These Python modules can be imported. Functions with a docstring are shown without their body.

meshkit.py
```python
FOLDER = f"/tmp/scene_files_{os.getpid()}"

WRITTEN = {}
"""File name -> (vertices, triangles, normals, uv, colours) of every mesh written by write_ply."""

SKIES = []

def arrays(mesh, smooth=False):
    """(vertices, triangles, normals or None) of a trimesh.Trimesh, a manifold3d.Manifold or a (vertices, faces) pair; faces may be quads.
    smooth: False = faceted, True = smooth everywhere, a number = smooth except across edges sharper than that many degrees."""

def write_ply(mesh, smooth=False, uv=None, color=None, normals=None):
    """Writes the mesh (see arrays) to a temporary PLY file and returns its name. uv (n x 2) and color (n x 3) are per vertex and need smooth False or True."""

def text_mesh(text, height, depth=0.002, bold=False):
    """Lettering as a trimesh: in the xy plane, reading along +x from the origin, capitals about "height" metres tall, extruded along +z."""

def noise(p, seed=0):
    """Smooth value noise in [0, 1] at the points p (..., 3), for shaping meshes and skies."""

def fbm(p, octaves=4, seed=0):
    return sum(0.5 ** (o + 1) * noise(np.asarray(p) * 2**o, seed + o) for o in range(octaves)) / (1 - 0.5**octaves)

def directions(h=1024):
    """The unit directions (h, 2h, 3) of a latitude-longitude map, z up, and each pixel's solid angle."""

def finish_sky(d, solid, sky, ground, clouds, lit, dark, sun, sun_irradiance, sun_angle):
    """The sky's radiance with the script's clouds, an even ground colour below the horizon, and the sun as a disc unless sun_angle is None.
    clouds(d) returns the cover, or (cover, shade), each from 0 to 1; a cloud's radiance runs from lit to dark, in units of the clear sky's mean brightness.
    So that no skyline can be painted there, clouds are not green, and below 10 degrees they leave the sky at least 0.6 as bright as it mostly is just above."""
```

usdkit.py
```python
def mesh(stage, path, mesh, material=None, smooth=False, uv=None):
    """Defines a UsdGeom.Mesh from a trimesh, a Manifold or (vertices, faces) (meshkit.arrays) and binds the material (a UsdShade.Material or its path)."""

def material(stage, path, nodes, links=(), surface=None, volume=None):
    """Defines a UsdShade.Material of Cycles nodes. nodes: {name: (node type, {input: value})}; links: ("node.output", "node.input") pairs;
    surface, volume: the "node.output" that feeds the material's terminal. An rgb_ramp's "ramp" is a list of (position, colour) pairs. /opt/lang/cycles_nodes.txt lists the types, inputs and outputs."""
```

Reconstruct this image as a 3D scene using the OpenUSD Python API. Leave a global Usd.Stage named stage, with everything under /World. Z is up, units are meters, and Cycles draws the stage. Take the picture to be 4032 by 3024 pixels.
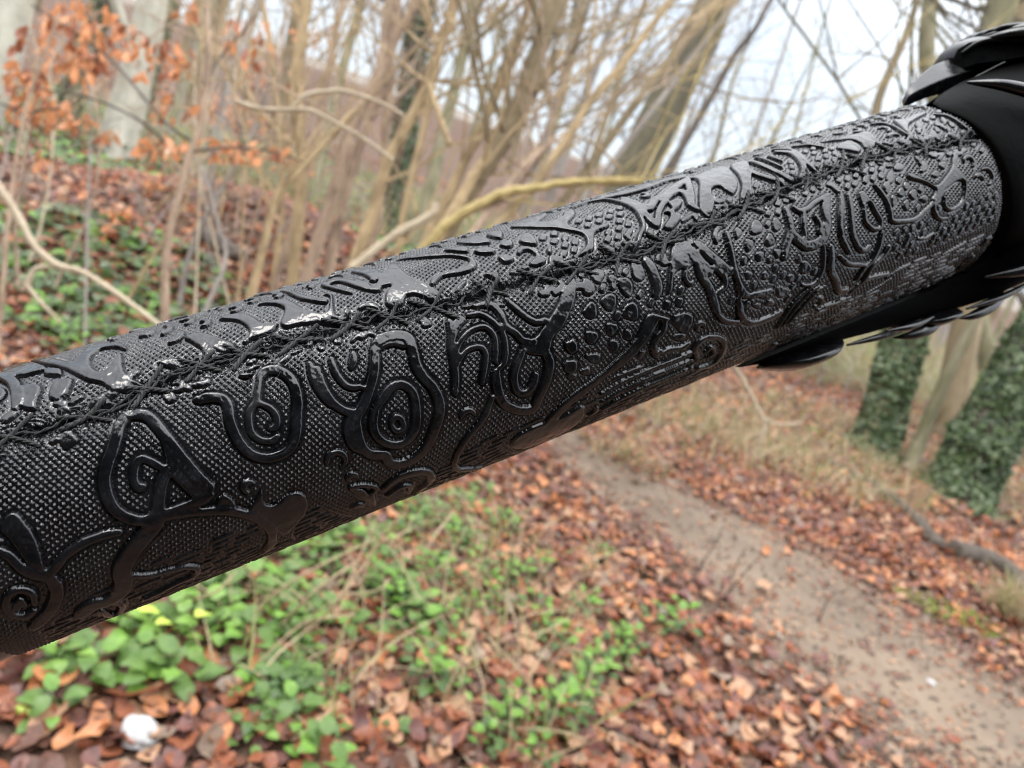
import math
import numpy as np
import usdkit, meshkit
from pxr import Usd, UsdGeom, UsdLux, UsdShade, Gf, Sdf, Vt
from PIL import Image, ImageDraw
from scipy import ndimage as ndi

stage = Usd.Stage.CreateInMemory()
UsdGeom.SetStageUpAxis(stage, 'Z'); UsdGeom.SetStageMetersPerUnit(stage, 1.0)
UsdGeom.Xform.Define(stage, '/World'); UsdGeom.Scope.Define(stage, '/World/Looks')

# ------------------------------------------------------------------ camera, sky, sun, exposure
EXPOSURE = 0.15
SKY_STRENGTH = 0.15
SUN_INTENSITY, SUN_ANGLE = 0.3, 20.0
SUN_DIR = np.array([-0.45, -0.10, 0.89]); SUN_DIR /= np.linalg.norm(SUN_DIR)
PITCH, ROLL = math.radians(15.8), math.radians(19.0)
EYE = np.array([0.0, 0.0, 1.1])
FPX = 2912.0 / 4032.0                                       # focal length in picture widths
FW = np.array([0, math.cos(PITCH), -math.sin(PITCH)])
_U0 = np.array([0, math.sin(PITCH), math.cos(PITCH)]); _R0 = np.array([1.0, 0, 0])
RT = math.cos(ROLL) * _R0 + math.sin(ROLL) * _U0
UP = -math.sin(ROLL) * _R0 + math.cos(ROLL) * _U0
cam = UsdGeom.Camera.Define(stage, '/World/camera')
cam.CreateHorizontalApertureAttr(36.0); cam.CreateVerticalApertureAttr(27.0); cam.CreateFocalLengthAttr(36.0 * FPX)
cam.CreateFStopAttr(32.0); cam.CreateFocusDistanceAttr(0.097)
cam.CreateClippingRangeAttr(Gf.Vec2f(0.005, 3000.0)); cam.CreateExposureAttr(EXPOSURE)
_m = np.eye(4); _m[0, :3], _m[1, :3], _m[2, :3], _m[3, :3] = RT, UP, -FW, EYE
cam.AddTransformOp().Set(Gf.Matrix4d(_m.tolist()))

sky_mat = usdkit.material(stage, '/World/Looks/sky', {
    's': ('sky_texture', {'sky_type': 'single_scattering', 'sun_disc': False, 'sun_elevation': math.asin(SUN_DIR[2]), 'sun_rotation': math.atan2(SUN_DIR[0], SUN_DIR[1])}),
    'tc': ('texture_coordinate', {}),
    'n': ('noise_texture', {'scale': 2.2, 'detail': 4.0, 'roughness': 0.55}),
    'r': ('rgb_ramp', {'ramp': [(0.32, (0.62, 0.62, 0.62)), (0.62, (0.97, 0.97, 0.97))]}),
    'z': ('separate_xyz', {}), 'zr': ('rgb_ramp', {'ramp': [(0.0, (5.9, 6.6, 7.5)), (0.25, (8.2, 8.9, 9.8)), (0.6, (18.0, 18.6, 19.4)), (0.85, (32.0, 32.7, 33.6)), (1.0, (36.0, 36.8, 38.0))]}),   # an overcast sky is brightest overhead
    'm': ('mix_color', {'use_clamp': False}),
    'b': ('background_shader', {'strength': SKY_STRENGTH})},
    [('tc.generated', 'n.vector'), ('n.fac', 'r.fac'), ('r.color', 'm.fac'), ('s.color', 'm.a'), ('tc.generated', 'z.vector'), ('z.z', 'zr.fac'), ('zr.color', 'm.b'), ('m.result', 'b.color')], surface='b.background')
dome = UsdLux.DomeLight.Define(stage, '/World/sky')
UsdShade.MaterialBindingAPI.Apply(dome.GetPrim()).Bind(sky_mat)
dome.GetPrim().SetCustomDataByKey('kind', 'structure')
sun = UsdLux.DistantLight.Define(stage, '/World/sun')
sun.CreateIntensityAttr(SUN_INTENSITY); sun.CreateAngleAttr(SUN_ANGLE); sun.CreateNormalizeAttr(True) if hasattr(sun, 'CreateNormalizeAttr') else None
sun.CreateColorAttr(Gf.Vec3f(1.0, 0.95, 0.88))
_z = SUN_DIR; _x = np.cross([0, 1, 0], _z); _x /= np.linalg.norm(_x); _y = np.cross(_z, _x)
_m = np.eye(4); _m[0, :3], _m[1, :3], _m[2, :3] = _x, _y, _z
sun.AddTransformOp().Set(Gf.Matrix4d(_m.tolist()))

# ------------------------------------------------------------------ helpers
def at(px, py, depth):
    """The point that the photograph (4032 x 3024) shows at px, py, DEPTH metres in front of the camera."""
    return EYE + depth * (FW + (px / 4032 - 0.5) / FPX * RT - (py - 1512) / 4032 / FPX * UP)
def project(P):
    v = np.asarray(P, float) - EYE; z = v @ FW
    zz = np.where(np.abs(z) < 1e-6, 1e-6, z)
    return 2016 + 2912 * (v @ RT) / zz, 1512 - 2912 * (v @ UP) / zz, z
def unit(v): v = np.asarray(v, float); return v / (np.linalg.norm(v, axis=-1, keepdims=True) + 1e-12)

_taken = {}
def fresh(parent, name):
    n = _taken.get((parent, name), -1) + 1; _taken[(parent, name)] = n
    return f'{parent}/{name}' if n == 0 else f'{parent}/{name}_{n:03d}'
def data(prim, **k):
    for a, b in k.items():
        if b: prim.SetCustomDataByKey(a, b)
    return prim
def thing(name, label, cat, loc=(0, 0, 0), rz=0.0, scale=1.0, group=None):
    x = UsdGeom.Xform.Define(stage, fresh('/World', name))
    x.AddTranslateOp().Set(Gf.Vec3d(*map(float, loc))); x.AddRotateZOp().Set(math.degrees(rz)); x.AddScaleOp().Set(Gf.Vec3f(scale, scale, scale))
    return data(x.GetPrim(), label=label, category=cat, group=group)
def copy_of(src, loc, rz, scale, label=None, group=None):
    was = src.GetCustomData()
    name = src.GetName()
    while name[-1].isdigit() or name[-1] == '_': name = name[:-1]
    r = thing(name, label or was['label'], was['category'], loc, rz, scale, group or was.get('group'))
    r.GetReferences().AddInternalReference(src.GetPath()); r.SetInstanceable(True)
    return r
def obj(name, mesh, mat, parent=None, smooth=False, normals=None, label=None, cat=None, group=None, kind=None):
    p = fresh(str(parent.GetPath()) if parent is not None else '/World', name)
    m = usdkit.mesh(stage, p, mesh, '/World/Looks/' + mat, smooth)
    if normals is not None:
        m.CreateNormalsAttr(Vt.Vec3fArray.FromNumpy(np.asarray(normals, np.float32))); m.SetNormalsInterpolation('vertex')
    return data(m.GetPrim(), label=label, category=cat, group=group, kind=kind)
def join(parts):
    vs, fs, n = [], [], 0
    for v, f in parts:
        v = np.asarray(v, float); f = np.asarray(f, int)
        if f.shape[1] == 4: f = np.vstack([f[:, [0, 1, 2]], f[:, [0, 2, 3]]])
        vs.append(v); fs.append(f + n); n += len(v)
    return np.vstack(vs), np.vstack(fs)
def smoothline(P, n):
    """n points on a Catmull-Rom curve through P (any columns)."""
    P = np.asarray(P, float)
    if len(P) < 3: return P[0] + np.linspace(0, 1, n)[:, None] * (P[-1] - P[0])
    Q = np.vstack([2 * P[0] - P[1], P, 2 * P[-1] - P[-2]]); m = len(P) - 1
    t = np.linspace(0, m, n); i = np.minimum(t.astype(int), m - 1); u = (t - i)[:, None]
    a, b, c, d = Q[i], Q[i + 1], Q[i + 2], Q[i + 3]
    return 0.5 * (2 * b + (c - a) * u + (2 * a - 5 * b + 4 * c - d) * u ** 2 + (3 * b - a - 3 * c + d) * u ** 3)
def tube(P, r, sides=8, cap=True, rough=0.0, seed=0):
    P = np.asarray(P, float); r = np.broadcast_to(np.asarray(r, float), (len(P),))
    t = unit(np.gradient(P, axis=0)); ref = np.array([0.31, 0.83, 0.46])
    a = unit(np.cross(t, ref)); b = np.cross(t, a)
    g = np.arange(sides) * 2 * np.pi / sides
    rr = r[:, None] * np.ones(sides)
    if rough: rr = rr * (1 + rough * (np.random.default_rng(seed).random((len(P), sides)) - 0.5) * 2)
    v = P[:, None] + rr[..., None] * (np.cos(g)[None, :, None] * a[:, None] + np.sin(g)[None, :, None] * b[:, None])
    i, j = np.meshgrid(np.arange(len(P) - 1), np.arange(sides), indexing='ij')
    q = np.stack([i * sides + j, i * sides + (j + 1) % sides, (i + 1) * sides + (j + 1) % sides, (i + 1) * sides + j], -1).reshape(-1, 4)
    v = v.reshape(-1, 3); f = np.vstack([q[:, [0, 2, 1]], q[:, [0, 3, 2]]])
    if cap:
        k = np.arange(1, sides - 1)
        f = np.vstack([f, np.stack([0 * k, k, k + 1], 1), len(v) - sides + np.stack([0 * k, k + 1, k], 1)])
    return v, f
def instancer(path, protos, pos, index, quat_axis, scale, kind='stuff', label=None, cat=None):
    """protos: list of (mesh, material). quat_axis: (n, 4) quaternions w x y z."""
    pi = UsdGeom.PointInstancer.Define(stage, path); rel = pi.CreatePrototypesRel()
    for k, (mesh, mat) in enumerate(protos):
        m = usdkit.mesh(stage, f'{path}/piece_{k:03d}' if k else f'{path}/piece', mesh, '/World/Looks/' + mat, True); rel.AddTarget(m.GetPath())
    pi.CreateProtoIndicesAttr(Vt.IntArray.FromNumpy(np.asarray(index, np.int32)))
    pi.CreatePositionsAttr(Vt.Vec3fArray.FromNumpy(np.asarray(pos, np.float32)))
    q = np.asarray(quat_axis, float)
    pi.CreateOrientationsAttr(Vt.QuathArray([Gf.Quath(float(a), float(b), float(c), float(d)) for a, b, c, d in q]))
    s = np.asarray(scale, np.float32)
    pi.CreateScalesAttr(Vt.Vec3fArray.FromNumpy(np.repeat(s[:, None], 3, 1) if s.ndim == 1 else s))
    return data(pi.GetPrim(), kind=kind, label=label, category=cat)
def quats(n, rng, tilt):
    """Random spin about z, then a tilt of up to TILT radians about a random level axis."""
    a, t, h = rng.random(n) * 2 * np.pi, np.abs(rng.normal(0, tilt, n)), rng.random(n) * 2 * np.pi
    w1, z1 = np.cos(a / 2), np.sin(a / 2); w2, x2, y2 = np.cos(t / 2), np.sin(t / 2) * np.cos(h), np.sin(t / 2) * np.sin(h)
    return np.stack([w2 * w1, x2 * w1 + y2 * z1, y2 * w1 - x2 * z1, w2 * z1], 1)
def basis_quat(z, spin, rng=None):
    """Quaternions that turn +z to the given directions with a spin first."""
    z = unit(z); out = []
    for d, s in zip(z, spin):
        r = Gf.Rotation(Gf.Vec3d(0, 0, 1), math.degrees(s)) * Gf.Rotation(Gf.Vec3d(0, 0, 1), Gf.Vec3d(*map(float, d)))
        q = r.GetQuat(); out.append([q.GetReal(), *q.GetImaginary()])
    return np.array(out)
def rotz(v, a):
    c, s = math.cos(a), math.sin(a); v = np.asarray(v, float)
    return np.stack([v[..., 0] * c - v[..., 1] * s, v[..., 0] * s + v[..., 1] * c, v[..., 2]], -1)

# ------------------------------------------------------------------ materials
def noisy(name, colours, scale, rough=0.7, bump=0.3, dist=0.01, detail=5.0, stretch=(1, 1, 1), spec=0.3, space='object', trans=None):
    nodes = {'tc': ('texture_coordinate', {}), 'ge': ('geometry', {}), 'mp': ('mapping', {'scale': stretch}),
             'n': ('noise_texture', {'scale': scale, 'detail': detail, 'roughness': 0.62}),
             'r': ('rgb_ramp', {'ramp': colours}),
             'n2': ('noise_texture', {'scale': scale * 6, 'detail': 3.0}),
             'bu': ('bump', {'strength': bump, 'distance': dist}),
             'p': ('principled_bsdf', {'roughness': rough, 'specular_ior_level': spec})}
    src = 'tc.object' if space == 'object' else 'ge.position'
    links = [(src, 'mp.vector'), ('mp.vector', 'n.vector'), ('mp.vector', 'n2.vector'), ('n.fac', 'r.fac'), ('r.color', 'p.base_color'), ('n2.fac', 'bu.height'), ('bu.normal', 'p.normal')]
    surface = 'p.BSDF'
    if trans:
        nodes['t'] = ('translucent_bsdf', {}); nodes['x'] = ('mix_closure', {'fac': trans})
        links += [('r.color', 't.color'), ('p.BSDF', 'x.closure1'), ('t.BSDF', 'x.closure2')]; surface = 'x.closure'
    return usdkit.material(stage, '/World/Looks/' + name, nodes, links, surface=surface)

usdkit.material(stage, '/World/Looks/leather', {
    'ge': ('geometry', {}), 'n': ('noise_texture', {'scale': 260.0, 'detail': 5.0, 'roughness': 0.6}), 'n2': ('noise_texture', {'scale': 2600.0, 'detail': 3.0}),
    'rr': ('map_range', {'from_min': 0.3, 'from_max': 0.7, 'to_min': 0.06, 'to_max': 0.20}),
    'rc': ('rgb_ramp', {'ramp': [(0.4, (0.0012, 0.0012, 0.0016)), (0.6, (0.003, 0.003, 0.0038)), (0.8, (0.010, 0.0098, 0.010))]}),
    'bu': ('bump', {'strength': 0.09, 'distance': 0.00010}),
    'p': ('principled_bsdf', {'specular_ior_level': 0.58})},
    [('ge.position', 'n.vector'), ('ge.position', 'n2.vector'), ('n.fac', 'rr.value'), ('rr.result', 'p.roughness'), ('n.fac', 'rc.fac'), ('rc.color', 'p.base_color'), ('n2.fac', 'bu.height'), ('bu.normal', 'p.normal')], surface='p.BSDF')
usdkit.material(stage, '/World/Looks/thread', {
    'ge': ('geometry', {}), 'n2': ('noise_texture', {'scale': 1800.0, 'detail': 3.0}), 'bu': ('bump', {'strength': 0.6, 'distance': 0.0002}),
    'p': ('principled_bsdf', {'base_color': (0.009, 0.0085, 0.009), 'roughness': 0.6, 'specular_ior_level': 0.4})},
    [('ge.position', 'n2.vector'), ('n2.fac', 'bu.height'), ('bu.normal', 'p.normal')], surface='p.BSDF')
usdkit.material(stage, '/World/Looks/black_resin', {
    'ge': ('geometry', {}), 'n': ('noise_texture', {'scale': 420.0, 'detail': 4.0}), 'bu': ('bump', {'strength': 0.25, 'distance': 0.0003}),
    'rr': ('map_range', {'from_min': 0.3, 'from_max': 0.7, 'to_min': 0.16, 'to_max': 0.30}),
    'p': ('principled_bsdf', {'base_color': (0.001, 0.001, 0.0014), 'specular_ior_level': 0.55})},
    [('ge.position', 'n.vector'), ('n.fac', 'bu.height'), ('bu.normal', 'p.normal'), ('n.fac', 'rr.value'), ('rr.result', 'p.roughness')], surface='p.BSDF')
usdkit.material(stage, '/World/Looks/lint', {'p': ('principled_bsdf', {'base_color': (0.35, 0.34, 0.32), 'roughness': 0.8})}, [], surface='p.BSDF')
noisy('fuzz', [(0.3, (0.03, 0.03, 0.033)), (0.7, (0.07, 0.07, 0.075))], 900.0, rough=0.7)
usdkit.material(stage, '/World/Looks/black_rubber', {'ge': ('geometry', {}), 'n': ('noise_texture', {'scale': 700.0, 'detail': 4.0}), 'bu': ('bump', {'strength': 0.3, 'distance': 0.0003}),  # darker, duller copy of the resin: shade of the mouth put into the colour
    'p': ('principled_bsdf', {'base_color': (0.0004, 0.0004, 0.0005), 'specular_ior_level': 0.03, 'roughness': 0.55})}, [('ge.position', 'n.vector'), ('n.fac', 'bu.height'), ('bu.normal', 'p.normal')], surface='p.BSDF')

SEAM = [[-25.6, 8.5], [-15.4, 8.0], [-7.5, 10.2], [5.0, 9.6], [13.4, 9.4], [28.5, 7.5], [34.8, 7.6], [47.0, 6.6], [58.6, 6.0], [71.2, 7.0], [82.0, 8.1], [94.3, 9.1], [108.6, 9.9], [124.9, 7.2]]
# (kind, width mm, tenths of mm: s, y, s, y, ...): r ridge, p and f raised figures, e scales
ORN = [('r',1.5,[-82,-52,-90,-35,-98,-10,-105,14,-112,38,-119,55,-129,63,-140,65,-149,58,-156,45,-166,29,-176,15,-184,-1,-187,-18,-186,-34,-180,-48,-169,-59,-157,-63,-146,-58,-139,-44,-130,-27,-121,-15]),
('r',1.1,[-120,-12,-129,-1,-136,7,-143,9,-150,2,-155,-12,-154,-22,-148,-22]),
('p',0,[-114,39,-105,14,-98,-10,-90,-35,-81,-52,-86,-60,-102,-62,-109,-47,-117,-27,-121,-12,-116,2]),
('r',1.4,[-146,-61,-132,-64,-115,-64,-97,-63,-85,-60]),
('r',1.4,[15,58,24,64,36,61,46,49,50,33,47,13,40,-4,32,-24,22,-37,8,-43,-10,-41,-24,-31,-32,-16,-35,2,-35,18,-32,34,-34,46,-47,54,-62,56]),
('r',1.0,[15,57,7,42,1,30,-9,22,-15,8,-16,-6,-9,-17,2,-22,11,-19]),
('r',1.0,[3,28,13,17,17,5,14,-6,5,-8]),
('p',0,[-297,-14,-286,-1,-276,-2,-272,-15,-269,-33,-271,-55,-276,-80,-285,-88,-288,-70,-290,-46,-293,-28]),
('r',1.2,[-305,-36,-299,-47,-295,-64,-290,-75,-282,-86]),
('r',1.2,[-278,-85,-268,-81,-253,-70,-239,-65,-227,-62,-208,-62,-191,-65]),
('r',2.2,[-149,-69,-168,-81,-185,-93,-199,-106,-209,-120,-214,-139,-225,-156,-242,-164,-258,-160,-274,-170]),
('r',1.3,[-158,-67,-139,-67,-111,-74,-78,-88,-57,-105,-44,-124,-37,-153,-43,-186,-58,-205]),
('f',0,[-88,-82,-73,-66,-64,-77,-64,-95,-76,-91]),
('f',0,[-54,-103,-39,-89,-29,-80,-31,-100,-20,-108,-1,-100,14,-105,18,-123,10,-145,-8,-164,-24,-176,-33,-150,-40,-122]),
('r',0.9,[-200,-135,-186,-146,-163,-152,-144,-159,-137,-174,-145,-188,-169,-192,-192,-198,-208,-199]),
('r',1.0,[-303,-117,-299,-101,-306,-91,-317,-91,-327,-103,-328,-120,-319,-131,-308,-127]),
('r',0.8,[-312,-115,-312,-104,-318,-107,-319,-116]),
('r',1.6,[-275,-87,-277,-111,-290,-132,-307,-147,-321,-157]),
('r',0.9,[-235,-172,-234,-192,-244,-215,-254,-213,-255,-179]),
('p',0,[-273,232,-267,254,-251,254,-229,216,-216,190,-221,183,-237,184,-249,189,-264,207]),
('p',0,[-217,184,-201,175,-198,165,-201,158,-217,170]),
('r',1.4,[-273,213,-262,196,-253,177,-249,159,-248,140,-249,124]),
('p',0,[-244,158,-233,159,-222,149,-223,137,-227,124,-231,112,-244,120,-245,136]),
('p',0,[-212,139,-206,150,-192,147,-187,141,-191,128,-196,118,-205,115,-212,118,-215,127]),
('f',0,[-244,254,-230,254,-205,205,-189,182,-179,189,-169,211,-159,216,-142,205,-130,194,-124,183,-124,173,-136,187,-152,194,-162,184,-166,167,-163,151,-156,141,-146,145,-139,155,-130,169,-130,146,-131,132,-126,118,-120,108,-110,95,-121,94,-135,97,-149,106,-158,121,-171,132,-185,153,-195,170,-210,191,-223,209]),
('p',0,[-175,98,-167,101,-152,92,-145,80,-157,79,-171,80,-176,87]),
('p',0,[-244,100,-230,100,-217,87,-223,84,-235,84,-242,92]),
('r',1.5,[-270,91,-258,91,-247,88,-235,85]),
('f',0,[-93,127,-76,128,-62,117,-45,105,-46,91,-61,97,-75,109,-84,116]),
('f',0,[-54,158,-43,161,-30,155,-17,140,-8,128,-3,122,0,112,-8,109,-18,106,-28,104,-40,98,-52,95,-56,102,-44,109,-39,120,-40,129,-47,144]),
('f',0,[-7,178,11,180,25,173,34,157,40,142,50,135,59,129,51,120,38,117,21,116,14,113,10,118,21,127,22,141,14,159]),
('f',0,[45,190,60,191,80,182,89,166,96,147,110,129,121,124,127,129,136,153,130,164,137,162,140,155,134,130,132,115,139,112,148,121,151,114,143,103,125,101,104,110,81,117,67,118,62,129,71,145,74,162,61,180]),
('f',0,[81,226,96,198,109,172,131,150,126,142,111,155,97,175]),
('f',0,[134,191,148,204,162,205,172,181,191,161,195,146,207,149,202,133,189,138,175,155,158,185,146,184,166,147,155,154]),
('f',0,[183,214,199,211,214,192,215,173,203,157,196,164,200,173,191,193]),
('p',0,[5,83,13,90,20,87,18,81,11,79]),
('p',0,[-9,68,-3,72,9,67,6,64,-2,63]),
('r',1.1,[77,55,75,41,75,26,78,11,84,-5]),
('r',1.2,[83,45,82,27,83,12,88,-5,97,-17,108,-24]),
('r',1.0,[104,52,103,35,106,20,113,9,127,4]),
('p',0,[129,52,136,52,135,38,124,28,120,34]),
('r',1.5,[163,52,176,57,195,55,207,45,206,25,204,7,208,-11,216,-30,218,-50,213,-68,203,-85,193,-100,178,-114,160,-121,143,-119,131,-108,129,-96,112,-87,104,-73,103,-55,107,-33,121,-19,133,-5,146,13,154,29,159,46]),
('p',0,[158,52,175,58,196,57,209,44,198,33,184,41,168,41,156,33]),
('r',1.3,[138,-26,130,-37,125,-52,127,-67,137,-81,152,-88,167,-84,179,-70,185,-50,188,-27,179,-11,163,-9,149,-18,139,-26]),
('r',0.9,[149,-53,157,-48,163,-54,162,-66,152,-67,148,-57]),
('r',1.3,[109,-29,99,-32,93,-44,93,-63,101,-77]),
('r',1.1,[268,51,265,35,257,13,254,-3,250,-23,242,-47]),
('p',0,[275,51,286,54,291,43,276,33,264,20,267,36]),
('r',0.9,[255,-6,264,11,278,23,296,29,312,26,319,11,315,-7,309,-24]),
('r',0.9,[295,50,313,46,326,29,332,10,329,-11,321,-28,308,-36,300,-50]),
('r',0.9,[256,-11,267,0,281,5,296,2,299,-11,289,-32,282,-46]),
('r',1.1,[310,61,330,56,339,40,340,19,350,4,356,-8,370,-15]),
('r',1.0,[356,55,364,37,373,21,384,10,399,8]),
('p',0,[437,39,465,55,455,28,441,10,420,-9,400,-20,387,-38,364,-33,350,-18,358,-9,377,-8,398,6,422,23]),
('r',1.2,[351,-23,339,-37,329,-55,330,-76,342,-83,354,-75,362,-62]),
('r',1.5,[385,-37,385,-55,375,-77,361,-97,349,-113,328,-107,307,-87,302,-61,305,-37]),
('p',0,[415,-32,429,-32,432,-48,419,-50]),
('p',0,[409,-58,427,-62,423,-79,408,-75]),
('r',0.9,[292,-70,277,-94,259,-110,245,-122,230,-142,223,-166,229,-188,241,-197,269,-221]),
('p',0,[315,-183,321,-159,343,-152,371,-152,403,-153,431,-145,438,-174,420,-205,387,-217,344,-210]),
('r',0.8,[75,-128,88,-132,101,-140,108,-152,100,-160,101,-192]),
('p',0,[72,-130,89,-140,98,-163,101,-192,88,-165,77,-144]),
('r',1.3,[118,-159,137,-147,154,-146,173,-152,185,-167,186,-189,175,-204,163,-224]),
('r',0.8,[121,-182,140,-171,154,-178,154,-202]),
('f',0,[193,224,206,203,220,173,239,198,244,184,247,150,258,130,265,115,273,101,284,81,282,74,270,75,258,86,244,103,230,108,221,97,210,97,199,105,207,126,218,137,203,140,198,136,196,144,206,158,198,169,194,196]),
('f',0,[249,209,277,198,304,181,325,162,342,144,344,128,337,119,315,117,289,122,273,113,267,116,275,127,294,130,325,129,336,137,333,146,314,163,280,185]),
('f',0,[317,187,336,180,348,174,345,159,331,168]),
('f',0,[346,205,377,206,386,179,383,166,363,174,348,191]),
('p',0,[353,157,370,158,381,146,375,137,357,146]),
('p',0,[393,198,416,196,404,169,393,182]),
('p',0,[393,153,412,157,409,142,398,142]),
('p',0,[378,128,394,123,397,113,380,112]),
('p',0,[344,104,364,100,358,85,351,94]),
('p',0,[297,84,312,87,317,77,304,77]),
('p',0,[291,66,311,63,300,60]),
('p',0,[155,101,168,99,178,88,185,77,179,77,165,90,154,93]),
('f',0,[434,202,490,224,505,212,478,188,493,175,516,183,525,197,544,202,534,176,510,155,512,137,529,126,562,128,559,120,535,116,523,100,516,88,505,85,488,85,508,98,515,112,512,124,498,139,481,154,456,174]),
('r',0.8,[546,208,576,213,602,198,615,166,620,140,617,118,610,99,595,85,584,73]),
('r',2.2,[602,213,624,206,646,199,682,199,722,205,752,196]),
('r',1.6,[623,178,630,150,640,132,661,145,680,147,698,157,716,165,743,178]),
('r',1.2,[630,140,627,113,631,95,648,116,671,134,695,148,713,148,713,130,706,113,710,100]),
('r',1.4,[751,182,726,141,708,112]),
('p',0,[657,114,673,117,677,131,696,133,700,125,689,115,673,108,676,96,668,87,648,79,640,88,662,104]),
('p',0,[424,151,442,162,446,139,439,128,424,140]),
('p',0,[414,99,431,105,439,97,434,90,416,91]),
('p',0,[450,114,460,118,453,104,448,105]),
('p',0,[449,82,467,84,484,82,478,75,459,75]),
('p',0,[530,90,542,84,546,72,535,71,525,83]),
('p',0,[563,84,586,77,579,69,567,71]),
('p',0,[590,60,615,60,608,53,596,53]),
('e',0,[513,51,510,41,504,37,498,33,491,37,490,47,491,55,495,64,503,63,508,58]),
('e',0,[574,34,572,22,565,17,559,17,553,22,553,34,557,44,563,54,570,54,573,44]),
('e',0,[489,33,486,24,479,21,473,21,468,25,469,34,472,41,477,48,484,47,487,40]),
('e',0,[547,19,545,10,541,3,534,-1,528,6,525,15,524,25,529,32,536,31,543,28]),
('r',1.6,[584,46,586,30,586,17,585,1,578,-12]),
('p',0,[633,51,650,59,665,51,664,35,664,22,652,13,640,11,633,14,617,8,606,-12,596,-15,608,9,619,31]),
('r',2.0,[661,36,666,15,677,-4]),
('r',0.8,[642,15,634,0,638,-12,644,-9]),
('e',0,[512,0,508,-7,500,-11,493,-7,490,0,488,7,494,13,502,14,510,14,514,7]),
('e',0,[478,-4,475,-11,468,-13,462,-10,458,-5,457,3,464,8,470,11,477,11,479,4]),
('e',0,[542,-25,539,-34,531,-36,523,-31,517,-26,516,-17,523,-11,530,-8,539,-9,543,-17]),
('e',0,[503,-39,498,-43,493,-46,487,-45,485,-39,484,-33,486,-27,493,-26,498,-29,503,-32]),
('e',0,[469,-41,464,-45,459,-48,452,-46,450,-40,449,-34,451,-28,458,-27,463,-30,469,-34]),
('e',0,[524,-56,522,-61,518,-62,514,-61,510,-57,511,-52,513,-47,517,-44,521,-46,523,-51]),
('e',0,[434,-40,432,-45,427,-46,422,-44,418,-41,419,-35,422,-32,426,-29,431,-30,433,-35]),
('e',0,[500,-65,496,-70,492,-73,486,-72,484,-66,483,-60,485,-53,490,-52,495,-54,499,-58]),
('e',0,[466,-72,463,-76,457,-78,450,-74,446,-69,442,-64,445,-60,453,-61,460,-63,466,-67]),
('e',0,[426,-69,425,-73,419,-74,413,-71,407,-67,405,-61,410,-59,415,-58,422,-59,426,-64]),
('e',0,[447,-88,447,-93,442,-93,437,-90,432,-87,431,-82,434,-80,438,-79,444,-80,447,-84]),
('e',0,[424,-87,421,-89,417,-90,412,-89,409,-85,408,-81,409,-78,414,-78,418,-80,423,-83]),
('r',0.9,[563,-37,573,-44,588,-52]),
('r',1.2,[561,-104,558,-87,566,-74,577,-66,582,-53]),
('r',1.0,[568,-97,575,-103,587,-102,609,-107,623,-104]),
('e',0,[631,-71,627,-78,619,-84,607,-79,600,-69,595,-59,600,-50,611,-50,622,-52,632,-60]),
('e',0,[618,-92,617,-97,611,-98,604,-94,597,-90,594,-84,598,-81,604,-81,611,-82,617,-87]),
('r',1.7,[676,43,684,26,695,9,712,-15]),
('r',1.0,[733,46,727,16,723,-10,725,-38,738,-60,761,-65,784,-66]),
('r',1.4,[664,18,662,-3,670,-26,674,-49,678,-69]),
('r',1.0,[669,0,688,-1,701,-20,697,-34,683,-38]),
('r',0.9,[721,-58,720,-86,738,-107,770,-115,798,-115]),
('r',1.1,[678,-72,693,-89,720,-101]),
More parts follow.
